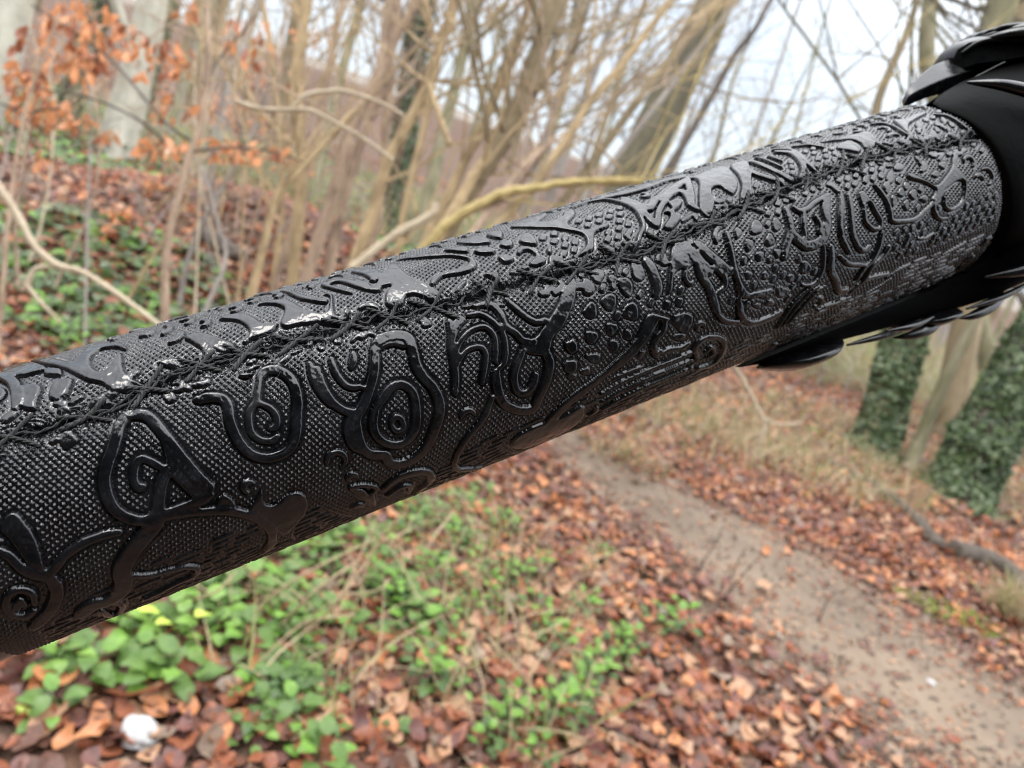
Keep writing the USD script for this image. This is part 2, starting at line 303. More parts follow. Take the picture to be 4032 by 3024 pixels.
('p',0,[557,-34,573,-44,557,-65,531,-84,506,-98,476,-107,441,-121,413,-135,391,-153,375,-170,363,-162,384,-135,418,-114,465,-97,508,-76,534,-58]),
('r',1.1,[644,-144,636,-117,652,-107,675,-112,694,-130,698,-157,684,-176,652,-172]),
('r',0.8,[659,-136,669,-130,678,-146,665,-150]),
('r',0.7,[465,-138,506,-129,552,-125,599,-125,631,-124]),
('r',0.7,[467,-157,508,-146,554,-142,601,-142,634,-141]),
('r',0.7,[471,-179,512,-166,558,-161,606,-161,639,-161]),
('f',0,[753,188,770,184,791,189,825,195,835,183,822,150,811,127,796,112,785,107,780,119,778,131,766,134,754,120,751,109,734,88,724,80,714,87,717,104,734,129,760,166]),
('f',0,[841,184,869,189,874,177,853,143,829,114,818,95,808,96,794,87,785,80,797,102,813,120,827,147]),
('r',1.2,[879,178,884,151,891,124,902,102,924,100,940,114,951,139,954,166,941,184]),
('r',0.7,[898,186,902,160,907,132]),
('r',0.7,[916,175,921,148]),
('r',0.9,[946,197,963,182,964,155,956,124,956,100,945,82]),
('r',1.2,[854,149,858,131,872,113,883,105,886,90,887,75]),
('f',0,[1033,176,1065,167,1105,164,1129,158,1122,136,1113,121,1095,114,1083,119,1087,136,1078,153,1058,161]),
('f',0,[1037,140,1054,150,1075,150,1079,133,1075,119,1061,114,1046,126]),
('r',0.7,[981,186,1006,173,1019,150]),
('e',0,[800,35,794,28,786,27,779,28,774,33,778,41,784,47,792,52,798,48,800,42]),
('e',0,[760,37,755,33,750,31,745,30,745,35,747,41,750,47,756,49,759,46,761,43]),
('e',0,[835,31,831,24,825,22,820,21,816,26,818,33,821,39,827,45,832,42,834,37]),
('e',0,[771,13,766,9,761,6,755,6,754,12,755,18,759,24,764,26,768,23,772,20]),
('e',0,[812,9,808,3,801,2,796,3,792,7,794,14,799,19,805,23,810,21,811,15]),
('r',1.3,[855,53,851,30,844,12,829,-5,818,-23]),
('r',1.7,[846,12,853,-2,867,-16,888,-18,906,-10,919,10,925,28,938,46]),
('r',1.0,[883,37,873,18,868,-2]),
('r',1.0,[902,25,904,10,897,-2]),
('r',1.0,[870,51,878,41,896,41,910,46,932,50,945,51]),
('r',1.1,[970,49,961,31,948,10,941,-12,942,-30,951,-51]),
('r',1.1,[983,42,977,23,968,-3,965,-26,973,-49,985,-57,996,-53]),
('p',0,[1004,39,1015,40,1020,25,1021,18,1010,17,1001,10,999,24]),
('r',0.9,[1003,15,998,-3,999,-15,1010,-27,1023,-29,1028,-16,1023,1,1020,16]),
('e',0,[782,-9,779,-12,775,-15,770,-14,768,-9,767,-4,770,0,775,1,780,0,784,-3]),
('e',0,[815,-14,812,-17,809,-20,805,-19,803,-14,802,-10,805,-5,810,-5,813,-6,817,-9]),
('e',0,[750,-7,747,-10,744,-13,740,-12,739,-8,739,-4,742,1,746,2,749,1,751,-2]),
('e',0,[824,-81,819,-85,812,-86,803,-85,796,-79,796,-73,796,-67,804,-65,812,-70,820,-74]),
('e',0,[778,-73,777,-77,772,-78,766,-75,761,-72,759,-67,762,-65,766,-64,773,-65,776,-69]),
('e',0,[870,-53,867,-59,860,-60,853,-59,846,-54,847,-47,850,-42,856,-38,863,-41,867,-47]),
('e',0,[853,-35,852,-40,848,-40,844,-39,841,-36,841,-31,844,-28,847,-25,851,-26,853,-31]),
('e',0,[763,-86,763,-89,759,-90,753,-87,749,-84,746,-80,749,-78,753,-78,758,-79,763,-82]),
('e',0,[791,-90,791,-94,785,-94,779,-92,773,-89,772,-84,775,-82,778,-80,785,-82,788,-86]),
('e',0,[753,-31,750,-34,747,-36,742,-36,740,-31,740,-27,741,-23,746,-22,749,-24,753,-27]),
('e',0,[784,-42,782,-46,777,-46,773,-45,769,-42,770,-38,772,-34,776,-32,780,-33,782,-37]),
('e',0,[833,-61,831,-65,828,-67,823,-65,820,-61,818,-56,820,-52,825,-52,829,-52,833,-56]),
('r',1.4,[914,-31,911,-48,911,-71,922,-91,933,-115,952,-121]),
('r',0.9,[930,-51,948,-69,968,-77,985,-83]),
('r',0.9,[721,-43,730,-58,751,-62,773,-64]),
('r',1.2,[721,-68,724,-89,737,-106,760,-115,791,-115,807,-112]),
('r',0.7,[892,-140,916,-138,935,-140,966,-138]),
('r',0.7,[997,-111,1021,-114,1047,-118]),
('r',0.7,[806,-146,827,-112,853,-92,872,-85]),
('r',0.7,[818,-146,839,-117,865,-96,884,-89]),
('r',0.7,[830,-146,852,-121,878,-100,897,-93]),
('r',1.0,[1027,-37,1018,-59,1004,-78,986,-89,970,-104]),
('r',1.0,[1041,-66,1027,-80,1003,-92,989,-112,962,-127]),
('r',0.8,[850,-78,872,-82,889,-68,896,-44,899,-27]),
('p',0,[1241,50,1244,42,1230,27,1240,2,1235,-3,1222,3,1197,-2,1184,-5,1179,-12,1157,-21,1148,-13,1161,-3,1162,5,1141,21,1118,34,1120,44,1133,37,1152,21,1170,8,1194,16,1218,30,1230,45]),
('r',0.9,[1153,-17,1131,-27,1105,-35,1077,-32,1053,-24,1053,-10,1053,9,1049,27,1044,42]),
('r',0.8,[1236,-2,1230,-20,1220,-34,1202,-41,1187,-40,1177,-31,1180,-17]),
('r',0.8,[1152,-22,1151,-36,1161,-49,1179,-54]),
('e',0,[1090,45,1085,38,1078,36,1075,38,1072,42,1075,50,1082,55,1089,59,1095,59,1094,52]),
('e',0,[1072,31,1067,26,1062,21,1057,23,1057,29,1058,35,1063,41,1069,43,1073,41,1076,38]),
('e',0,[1097,14,1094,9,1089,8,1085,10,1081,13,1083,18,1087,21,1092,24,1097,23,1097,18]),
('e',0,[1121,4,1118,-1,1112,-4,1108,-1,1105,3,1105,9,1109,13,1115,14,1120,14,1123,10]),
('e',0,[1076,5,1071,0,1067,-2,1062,-3,1061,2,1063,8,1066,14,1071,17,1074,14,1076,11]),
('e',0,[1097,-9,1095,-14,1091,-18,1087,-15,1085,-11,1084,-6,1089,-1,1093,1,1098,1,1099,-3]),
('e',0,[1143,-9,1141,-13,1135,-15,1130,-12,1126,-9,1124,-5,1129,-2,1134,-1,1140,-2,1143,-6]),
('e',0,[1169,43,1163,38,1157,37,1151,36,1149,41,1154,48,1159,54,1166,58,1170,55,1170,50]),
('e',0,[1210,36,1206,33,1201,30,1196,33,1194,36,1194,40,1198,44,1204,44,1209,44,1213,40]),
('e',0,[1185,25,1183,21,1177,20,1172,23,1168,25,1169,29,1173,31,1178,33,1184,32,1186,28]),
('e',0,[1208,60,1203,56,1196,54,1189,57,1187,61,1186,66,1193,70,1200,70,1208,69,1211,64]),
('e',0,[1123,57,1117,53,1110,53,1103,54,1100,58,1103,63,1107,67,1114,69,1119,66,1122,62]),
('f',0,[1207,173,1225,164,1270,173,1282,163,1242,153,1213,143,1191,121,1181,100,1190,82,1177,73,1161,72,1164,86,1159,102,1176,113,1187,123,1191,142]),
('r',0.7,[1161,181,1177,173,1182,152,1181,133,1180,117]),
('r',0.8,[1286,150,1300,137,1304,118,1306,92,1315,77,1338,70]),
('e',0,[1226,124,1222,125,1221,129,1221,134,1226,141,1231,144,1236,146,1238,142,1235,135,1231,129]),
('e',0,[1214,114,1210,113,1208,116,1210,121,1212,126,1216,129,1218,128,1220,125,1220,121,1217,117]),
('e',0,[1281,117,1277,115,1274,117,1276,122,1279,126,1284,131,1288,131,1289,128,1289,124,1286,119]),
('e',0,[1229,94,1225,94,1221,96,1220,101,1224,106,1229,109,1235,112,1237,108,1236,103,1234,97]),
('e',0,[1215,94,1211,94,1210,98,1209,102,1211,107,1214,109,1218,110,1221,108,1220,102,1218,98]),
('e',0,[1177,85,1173,86,1171,87,1169,91,1172,94,1175,96,1179,98,1181,95,1180,92,1180,88]),
('e',0,[1265,84,1260,83,1256,84,1257,89,1259,93,1263,97,1268,97,1270,94,1272,91,1269,86]),
('e',0,[1193,99,1190,100,1188,102,1187,105,1190,109,1192,111,1196,113,1197,110,1196,106,1195,102]),
('e',0,[1230,72,1226,72,1222,73,1221,76,1224,79,1227,82,1232,83,1234,81,1235,78,1234,74]),
('e',0,[1211,88,1208,89,1206,93,1205,97,1206,102,1210,103,1213,104,1216,102,1215,96,1213,92]),
('e',0,[1257,80,1252,81,1249,82,1247,86,1250,91,1254,94,1260,96,1263,93,1262,88,1261,83]),
('e',0,[1220,83,1217,85,1215,88,1214,93,1215,98,1218,99,1222,100,1224,97,1223,92,1223,87]),
('e',0,[1272,96,1269,95,1266,97,1267,102,1269,106,1272,110,1275,108,1276,106,1277,102,1275,98]),
('e',0,[1266,103,1263,103,1262,108,1261,113,1264,119,1268,121,1271,121,1274,118,1272,112,1270,107]),
('e',0,[1250,103,1247,103,1244,104,1245,109,1247,114,1251,118,1254,118,1255,114,1255,109,1253,104]),
('e',0,[1202,92,1197,91,1195,94,1195,99,1197,104,1201,108,1205,106,1207,104,1208,100,1205,95]),
('e',0,[1289,104,1285,103,1283,106,1284,112,1286,117,1290,122,1293,120,1294,116,1295,111,1292,105]),
('e',0,[1269,80,1264,78,1260,80,1260,85,1262,89,1267,93,1272,93,1275,91,1277,87,1273,82]),
('e',0,[1246,77,1243,77,1240,78,1239,80,1241,83,1244,85,1248,87,1251,85,1250,82,1249,79]),
('e',0,[1230,130,1225,130,1223,132,1223,136,1227,141,1234,144,1239,146,1243,145,1240,140,1236,135]),
('e',0,[1225,121,1220,120,1218,124,1218,127,1222,133,1228,136,1233,138,1237,136,1234,131,1230,126]),
('e',0,[1264,77,1260,75,1257,77,1258,80,1259,84,1262,87,1266,86,1269,85,1271,82,1268,79]),
('e',0,[1283,120,1279,119,1277,122,1279,128,1283,133,1288,138,1291,137,1292,133,1291,128,1288,122]),
('e',0,[1237,86,1233,86,1230,88,1229,92,1232,97,1236,100,1240,101,1242,97,1242,93,1241,88]),
('e',0,[1262,115,1259,115,1258,118,1258,123,1261,128,1265,130,1268,130,1270,128,1268,123,1265,118]),
('e',0,[1236,96,1232,95,1230,99,1230,103,1232,109,1236,112,1239,111,1242,109,1242,104,1239,99]),
('r',0.7,[1109,-71,1127,-75,1145,-71])]
# ------------------------------------------------------------------ materials of the wood
noisy('soil', [(0.25, (0.035, 0.022, 0.014)), (0.5, (0.085, 0.050, 0.033)), (0.75, (0.16, 0.085, 0.055))], 9.0, rough=0.9, bump=0.6, dist=0.02, space='world')
noisy('trodden_earth', [(0.25, (0.08, 0.058, 0.041)), (0.5, (0.145, 0.108, 0.078)), (0.75, (0.215, 0.163, 0.115))], 2.2, rough=0.85, bump=0.5, dist=0.01, space='world', detail=9.0)
noisy('hillside', [(0.3, (0.11, 0.09, 0.075)), (0.7, (0.20, 0.17, 0.14))], 1.5, rough=0.95, space='world')
LEAF = {'leaf_rust': [(0.3, (0.17, 0.055, 0.027)), (0.7, (0.28, 0.102, 0.052))], 'leaf_tan': [(0.3, (0.28, 0.145, 0.080)), (0.7, (0.43, 0.26, 0.155))],
        'leaf_brown': [(0.3, (0.065, 0.030, 0.020)), (0.7, (0.145, 0.068, 0.046))], 'leaf_orange': [(0.3, (0.36, 0.14, 0.055)), (0.7, (0.50, 0.225, 0.10))],
        'leaf_plum': [(0.3, (0.08, 0.034, 0.028)), (0.7, (0.18, 0.078, 0.064))], 'leaf_grey': [(0.3, (0.15, 0.105, 0.075)), (0.7, (0.26, 0.19, 0.14))],
        'leaf_green': [(0.3, (0.075, 0.165, 0.022)), (0.7, (0.16, 0.285, 0.05))], 'leaf_lime': [(0.3, (0.30, 0.42, 0.06)), (0.7, (0.48, 0.58, 0.10))],
        'leaf_deep_green': [(0.3, (0.034, 0.068, 0.018)), (0.7, (0.08, 0.135, 0.038))], 'ivy_dark': [(0.3, (0.018, 0.032, 0.012)), (0.7, (0.045, 0.072, 0.026))], 'ivy_pale': [(0.3, (0.10, 0.13, 0.065)), (0.7, (0.18, 0.22, 0.12))], 'ivy_mid': [(0.3, (0.045, 0.068, 0.025)), (0.7, (0.09, 0.13, 0.05))],
        'straw': [(0.3, (0.26, 0.19, 0.11)), (0.7, (0.42, 0.33, 0.20))], 'grass_olive': [(0.3, (0.14, 0.16, 0.05)), (0.7, (0.26, 0.27, 0.10))], 'bracken_tan': [(0.3, (0.22, 0.15, 0.085)), (0.7, (0.36, 0.27, 0.16))],
        'beech_orange': [(0.3, (0.48, 0.185, 0.075)), (0.7, (0.64, 0.30, 0.145))]}
for k, v in LEAF.items():
    noisy(k, v, 45.0, rough=0.42 if k.startswith(('leaf', 'ivy')) else 0.6, bump=0.25, dist=0.002, spec=0.4, trans=0.22 if k not in ('straw',) else None, space='world')
BARK = {'bark_hazel': ([(0.25, (0.14, 0.095, 0.05)), (0.5, (0.31, 0.225, 0.125)), (0.75, (0.46, 0.34, 0.19))], (6, 6, 1.2)), 'bark_pink': ([(0.3, (0.16, 0.11, 0.075)), (0.7, (0.40, 0.29, 0.205))], (6, 6, 1.2)),
        'bark_yellow': ([(0.25, (0.26, 0.20, 0.08)), (0.7, (0.44, 0.34, 0.15))], (6, 6, 1.5)), 'bark_beech': ([(0.25, (0.18, 0.17, 0.13)), (0.5, (0.30, 0.285, 0.23)), (0.75, (0.40, 0.385, 0.32))], (2, 2, 1)),
        'bark_moss': ([(0.25, (0.075, 0.075, 0.035)), (0.5, (0.16, 0.145, 0.085)), (0.75, (0.25, 0.21, 0.145))], (3, 3, 0.8)), 'bark_dark': ([(0.25, (0.035, 0.028, 0.022)), (0.7, (0.11, 0.088, 0.07))], (4, 4, 1)),
        'bark_oak': ([(0.25, (0.045, 0.040, 0.024)), (0.5, (0.085, 0.073, 0.045)), (0.75, (0.15, 0.125, 0.085))], (3, 3, 0.8)), 'bark_grey': ([(0.25, (0.14, 0.12, 0.105)), (0.7, (0.28, 0.25, 0.22))], (3, 3, 0.8)), 'bark_ochre': ([(0.25, (0.085, 0.065, 0.035)), (0.5, (0.17, 0.13, 0.075)), (0.75, (0.24, 0.185, 0.115))], (3, 3, 0.7))}
for k, (v, st) in BARK.items(): noisy(k, v, 3.5, rough=0.8, bump=0.55, dist=0.015, stretch=st, space='world', detail=7.0)
noisy('bleached_stem', [(0.3, (0.27, 0.21, 0.14)), (0.7, (0.42, 0.35, 0.25))], 12.0, rough=0.7, space='world')
noisy('flint', [(0.3, (0.26, 0.255, 0.25)), (0.6, (0.45, 0.445, 0.44))], 40.0, rough=0.5, space='world')
for k_, (a_, b_) in enumerate((((.06, .115, .024), (.115, .19, .048)), ((.095, .18, .028), (.19, .31, .065)))): noisy(['leaf_mid_green', 'leaf_pale_green'][k_], [(0.3, a_), (0.7, b_)], 30.0, rough=0.45, bump=0.25, dist=0.002, spec=0.4, trans=0.22, space='world')
noisy('moss', [(0.3, (0.10, 0.15, 0.025)), (0.7, (0.25, 0.33, 0.06))], 60.0, rough=0.9, space='world')

# ------------------------------------------------------------------ ground, path, far hillside
def height(x, y):
    x, y = np.asarray(x, float), np.asarray(y, float)
    p = np.stack([x, y, 0 * x], -1)
    z = 0.05 * (meshkit.noise(p * 1.3, 2) - 0.5) + 0.025 * (meshkit.noise(p * 4.0, 3) - 0.5)
    z = z + 0.34 * np.exp(-(((x + 2.1) / 1.0) ** 2 + ((y - 5.2) / 1.2) ** 2))                      # the leafy bank left of the shrubs
    far = np.clip((np.hypot(x, y) - 14) / 40, 0, 1)
    return z * np.clip(y / 0.6 + 2, 0, 1) + far ** 2 * (1.6 + 1.4 * (meshkit.noise(p * 0.05, 8)))
def ground_at(px, py):
    d = at(px, py, 1.0) - EYE; t = EYE[2] / max(-d[2], 1e-3)
    for _ in range(12):
        P = EYE + t * d; t += (P[2] - float(height(P[0], P[1]))) / max(-d[2], 0.02) * 0.8
    return EYE + t * d
gx = np.concatenate([-np.geomspace(300, 5, 34), np.linspace(-4.9, 4.9, 110), np.geomspace(5, 300, 34)])
gy = np.concatenate([-np.geomspace(60, 1.1, 14), np.linspace(-1, 8, 110), np.geomspace(8.1, 600, 46)])
GX, GY = np.meshgrid(gx, gy, indexing='ij'); GI = np.arange(GX.size).reshape(GX.shape)
obj('ground', (np.stack([GX, GY, height(GX, GY)], -1).reshape(-1, 3), np.stack([GI[:-1, :-1], GI[1:, :-1], GI[1:, 1:], GI[:-1, 1:]], -1).reshape(-1, 4)), 'soil', smooth=True, kind='structure')
# path: centre and half width, from the picture's lower right corner to where it goes out of sight behind the shaft
pc = np.array([[3.3, 0.7, .7], [2.5, 1.35, .62], [1.9, 1.80, .57], [1.6, 2.06, .56], [1.45, 2.23, .57], [1.28, 2.45, .55], [1.04, 2.66, .46], [0.77, 2.80, .32], [0.56, 2.95, .24], [0.3, 3.3, 0.18], [0.05, 4.0, 0.12], [-0.15, 4.7, 0.08]])
PC = smoothline(pc, 90); tn = unit(np.gradient(PC[:, :2], axis=0)); nn = np.stack([-tn[:, 1], tn[:, 0]], 1)
kk = np.linspace(-1, 1, 15); wob = 1 + 0.35 * (meshkit.noise(np.stack([np.arange(90) * .35, 0 * np.arange(90), 0 * np.arange(90)], 1), 4) - 0.5)
PP = PC[:, None, :2] + (1.12 * PC[:, 2] * wob)[:, None, None] * kk[None, :, None] * nn[:, None, :]
pz = height(PP[..., 0], PP[..., 1]) + 0.012 * (1 - kk[None, :] ** 2) + 0.002
PI_ = np.arange(PP[..., 0].size).reshape(PP.shape[:2])
obj('path', (np.concatenate([PP, pz[..., None]], -1).reshape(-1, 3), np.stack([PI_[:-1, :-1], PI_[:-1, 1:], PI_[1:, 1:], PI_[1:, :-1]], -1).reshape(-1, 4)), 'trodden_earth', smooth=True, kind='structure')
def on_path(x, y):
    P = np.stack([x, y], -1); d = np.linalg.norm(P[:, None, :] - PC[None, ::3, :2], axis=-1); k = d.argmin(1)
    return d[np.arange(len(P)), k] / PC[::3][k, 2]
hx = np.linspace(-160, 200, 90); hb = 70.0
ridge = 3.2 + 2.2 * meshkit.fbm(np.stack([hx * 0.03, 0 * hx, 0 * hx], 1), 3, 6)
prof = np.array([(0, -0.5), (6, 0.45), (20, 0.9), (40, 1.0), (120, 0.85)])
HV = np.stack([np.stack([hx, np.full_like(hx, hb + d), np.where(h_ < 0, -1.0, ridge * h_ + .8)], 1) for d, h_ in prof], 1); HI = np.arange(HV.shape[0] * HV.shape[1]).reshape(HV.shape[:2])
obj('hill', (HV.reshape(-1, 3), np.stack([HI[:-1, :-1], HI[1:, :-1], HI[1:, 1:], HI[:-1, 1:]], -1).reshape(-1, 4)), 'hillside', smooth=True, kind='structure')

# ------------------------------------------------------------------ leaves and blades
def leaf_mesh(L, W, curl=0.25, fold=0.2, n=5, seed=0, point=1.0, ruffle=0.03):
    r_ = np.random.default_rng(seed); t = np.linspace(0, 1, n); w = W * np.sin(np.pi * np.clip(t * 0.94 + 0.03, 0, 1) ** (0.85 * point)) ** 0.8
    x = (t - 0.5) * L; z = curl * L * (t - 0.5) ** 2 * 2 + ruffle * L * r_.standard_normal(n) * .4
    c = np.stack([x, 0 * x, z], 1); l = np.stack([x, w, z + fold * w + ruffle * L * r_.standard_normal(n)], 1); q = np.stack([x, -w, z + fold * w + ruffle * L * r_.standard_normal(n)], 1)
    v = np.vstack([l, c, q]); i = np.arange(n - 1)
    f = np.vstack([np.stack([i, i + n, i + n + 1, i + 1], 1), np.stack([i + n, i + 2 * n, i + 2 * n + 1, i + n + 1], 1)])
    return v, f
def blade(L, w, bend, seed=0):
    t = np.linspace(0, 1, 5); P = np.stack([bend * L * t ** 2, 0 * t, L * t * (1 - 0.25 * bend * t)], 1); h_ = w * (1 - t * 0.85)
    v = np.vstack([P + np.stack([0 * t, h_, 0 * t], 1), P - np.stack([0 * t, h_, 0 * t], 1)]); i = np.arange(4)
    return v, np.stack([i, i + 1, i + 6, i + 5], 1)
rng = np.random.default_rng(42)
def scatter(n, x0, x1, y0, y1, margin=500, power=1.0):
    x = x0 + (x1 - x0) * rng.random(n); y = y0 + (y1 - y0) * rng.random(n) ** power; z = height(x, y)
    a, b, d = project(np.stack([x, y, z], 1))
    k = (d > 0.2) & (a > -margin) & (a < 4032 + margin) & (b > -margin) & (b < 3024 + margin)
    return x[k], y[k], z[k]
LK = ['leaf_rust', 'leaf_tan', 'leaf_brown', 'leaf_orange', 'leaf_plum', 'leaf_grey']; LW = [0.29, 0.10, 0.30, 0.08, 0.17, 0.06]
litter_protos = [(leaf_mesh(0.052, 0.017 + 0.003 * (i % 3), 0.35 + 0.2 * (i % 2), 0.35 - 0.3 * (i % 3), seed=i, ruffle=0.05), LK[i % 6]) for i in range(12)]
def litter(path, parts_):
    P, I, Q, S = [], [], [], []
    for (x, y, z), sc, tilt in parts_:
        n = len(x); P.append(np.stack([x, y, z + 0.006 + 0.02 * rng.random(n)], 1)); I.append(rng.choice(6, n, p=LW) + 6 * rng.integers(0, 2, n)); Q.append(quats(n, rng, tilt)); S.append(sc * (0.6 + 0.7 * rng.random(n)))
    return instancer(path, litter_protos, np.vstack(P), np.concatenate(I), np.vstack(Q), np.concatenate(S), label='rust and tan fallen beech leaves carpeting the woodland floor', cat='leaf litter')
def thin(p, keep):
    x, y, z = p; k = rng.random(len(x)) < keep(x, y); return x[k], y[k], z[k]
def keep_path(x, y): q = on_path(x, y); return np.where(q < 0.55, 0.02, np.where(q < 1.5, 0.02 + 0.9 * (q - .55) / .95, 1.0))
litter('/World/leaf_litter', [(thin(scatter(46000, -2.4, 3.2, 0.5, 4.0), keep_path), 0.78, 0.42), (thin(scatter(30000, -5.5, 7, 3.6, 9), lambda x, y: keep_path(x, y) * np.where((x > 2.0) & (y > 4.6), .8, 1)), 1.15, 0.45), (thin(scatter(16000, -12, 16, 8.5, 20), lambda x, y: 0 * x + .55), 1.7, 0.5)])
cover_crumbs = [(leaf_mesh(0.014, 0.005, 0.3, 0.3, n=3, seed=i), m) for i, m in enumerate(('leaf_tan', 'leaf_brown', 'leaf_rust', 'leaf_grey', 'bark_dark'))]
x, y, z = scatter(60000, -0.2, 3.2, 0.7, 3.6); q = on_path(x, y); k = (q < 1.25) & (rng.random(len(x)) < 0.10 + 0.6 * np.clip(q, 0, 1) ** 1.5 + 0.35 * np.clip((2.0 - y) / .5, 0, 1)); x, y, z = x[k], y[k], z[k]
instancer('/World/leaf_crumbs', cover_crumbs, np.stack([x, y, z + .018], 1), rng.integers(0, 5, len(x)), quats(len(x), rng, .4), 0.6 + rng.random(len(x)), label='small broken leaf crumbs and bits trodden into the pale path', cat='leaf crumbs')
# the fallen leaves that show largest, each a thing
k = 0
LN = {'leaf_rust': 'rust red', 'leaf_tan': 'pale tan', 'leaf_brown': 'dark brown', 'leaf_orange': 'orange', 'leaf_plum': 'plum brown', 'leaf_grey': 'greyish brown'}
while k < 230:
    px, py = rng.random() * 4032, 2250 + 760 * rng.random()
    if py < 2900 - 0.35 * px + 150 * rng.random() and px < 1300: continue
    P = ground_at(px, py); 
    if on_path(P[:1], P[1:2])[0] < 0.9: continue
    lw = ('in the bottom left corner' if px < 900 else 'below the green plants' if px < 1700 else 'between the green plants and the path' if py < 2650 else 'at the bottom edge, left of the path' if px < 2900 else 'at the bottom right, beside the path'); mt = LK[rng.choice(6, p=[.25, .27, .1, .18, .12, .08])]; v, f = leaf_mesh(0.042 + 0.022 * rng.random(), 0.014 + 0.006 * rng.random(), 0.2 + 0.5 * rng.random(), rng.normal(0.1, 0.35), n=6, seed=k, ruffle=0.05)
    o = obj('fallen_leaf', (v, f), mt, smooth=True, label=f'{LN[mt]} curled beech leaf on the litter {lw}', cat='leaf', group=f'{LN[mt]} fallen leaves {lw}')
    x_ = UsdGeom.Xformable(o); q = quats(1, rng, 0.4)[0]; x_.AddTranslateOp().Set(Gf.Vec3d(P[0], P[1], P[2] + 0.03)); x_.AddOrientOp().Set(Gf.Quatf(*map(float, q)))
    k += 1
def place_leaf(px, py, mt, L, W, label, cat='leaf', tilt=0.3, up=0.035):
    P = ground_at(px, py); o = obj('fallen_leaf', leaf_mesh(L, W, 0.35, 0.15, n=7, seed=int(px), ruffle=0.03), mt, smooth=True, label=label, cat=cat)
    x_ = UsdGeom.Xformable(o); x_.AddTranslateOp().Set(Gf.Vec3d(P[0], P[1], P[2] + up)); x_.AddOrientOp().Set(Gf.Quatf(*map(float, quats(1, rng, tilt)[0])))
place_leaf(1850, 2040, 'leaf_orange', 0.085, 0.036, 'large salmon orange leaf just under the shaft, right of the green plants')
place_leaf(210, 2720, 'leaf_orange', 0.085, 0.036, 'broad salmon leaf beside the white flint at lower left')
place_leaf(2060, 2590, 'leaf_tan', 0.06, 0.027, 'round pale peach leaf right of the green plants')
place_leaf(1210, 2800, 'leaf_tan', 0.065, 0.024, 'pale tan curled leaf below the green plants')
place_leaf(2890, 2760, 'leaf_tan', 0.065, 0.027, 'peach leaf lying alone at the bottom edge of the path')
place_leaf(540, 2800, 'leaf_rust', 0.11, 0.045, 'large folded rust brown leaf at lower left foreground')
place_leaf(2990, 2340, 'leaf_tan', 0.06, 0.025, 'pale leaf on the near edge of the bare path')
place_leaf(940, 2800, 'leaf_orange', 0.08, 0.02, 'narrow upright orange leaf below the green plants', tilt=1.1)

# ------------------------------------------------------------------ flints and sticks in the foreground
def stone(px, py, r, label, seed):
    P = ground_at(px, py); import trimesh
    m = trimesh.creation.icosphere(3, 1.0); n_ = meshkit.fbm(m.vertices * 1.6 + seed, 3, seed)
    v = m.vertices * (0.65 + 0.7 * n_)[:, None] * np.array([r, r * .8, r * .62])
    x = obj('flint', (rotz(v, seed) + P + [0, 0, r * .55], m.faces), 'flint', smooth=True, label=label, cat='stone')
stone(170, 2770, 0.022, 'small smooth white flint beside the broad salmon leaf', 2)
stone(545, 2925, 0.036, 'knobbly pale grey flint in the leaves at lower left', 3)
stone(3660, 2700, 0.018, 'small grey stone on the far side of the bare path', 5)
def stick(name, pts, r, mat, label, cat, taper=0.5, sides=7, kinks=0.0, seed=0, parent=None):
    P = smoothline(np.array(pts), 8 * len(pts)); n = len(P)
    if kinks: P = P + kinks * (np.random.default_rng(seed).random((n, 3)) - 0.5)
    m = tube(P, r * np.linspace(1, taper, n), sides, rough=0.10, seed=seed)
    return obj(name, m, mat, parent, smooth=True, label=label, cat=cat)
def gpts(L, up=0.02): return [ground_at(a, b) + [0, 0, up] for a, b in L]
stick('twig', gpts([(1900, 2800), (2150, 2560), (2330, 2450)]), 0.004, 'bleached_stem', 'thin pale twig leaning up out of the leaves right of centre', 'twig')
stick('twig', gpts([(60, 2830), (170, 2860)]), 0.008, 'leaf_lime', 'short lime green stem lying in the lower left leaves', 'twig', 0.9)
stick('twig', gpts([(1440, 2810), (1490, 2850), (1530, 2800)], 0.03), 0.004, 'bleached_stem', 'short forked pale twig below the green plants', 'twig')
stick('twig', gpts([(380, 2660), (510, 2645)], 0.05), 0.006, 'straw', 'short straw coloured stem across the green plants at lower left', 'twig')

# ------------------------------------------------------------------ young green plants: five kinds, then copies
def plant(name, label, mats, nl, hgt, seed, size, loc, rz, scale, group):
    r_ = np.random.default_rng(seed); t = thing(name, label, 'plant', loc, rz, scale, group)
    obj('stem', join([tube(smoothline([(0, 0, -0.02), (0.01 * k_, 0.006, hgt * .5), (0.03 * (k_ - 1), 0.02 * (k_ % 2), hgt * (0.8 + .2 * k_))], 6), 0.0016, 4) for k_ in range(2)]), 'leaf_deep_green', t, smooth=True)
    for k_ in range(nl):
        a = k_ * 2.4 + r_.normal(0, .3); hh = hgt * (0.25 + 0.75 * ((k_ + .5) / nl)) + r_.normal(0, .006); rad_ = (0.022 + 0.035 * r_.random()) * (1.25 - .6 * k_ / nl)
        L = size * (0.75 + 0.5 * r_.random()) ; v, f = leaf_mesh(L, L * 0.38, -0.25, 0.12, n=6, seed=seed * 50 + k_, point=0.8, ruffle=0.02)
        v = v + [L * .5, 0, 0]; ti = r_.normal(0.05, 0.35); v = np.stack([v[:, 0] * math.cos(ti) - v[:, 2] * math.sin(ti), v[:, 1], v[:, 0] * math.sin(ti) + v[:, 2] * math.cos(ti)], 1)
        v = rotz(v + [rad_ * .6, 0, 0], a) + [0, 0, hh]
        obj('leaf', (v, f), mats[r_.choice(len(mats), p=[.62, .28, .10][:len(mats)] if len(mats) == 3 else None)], t, smooth=True)
    return t
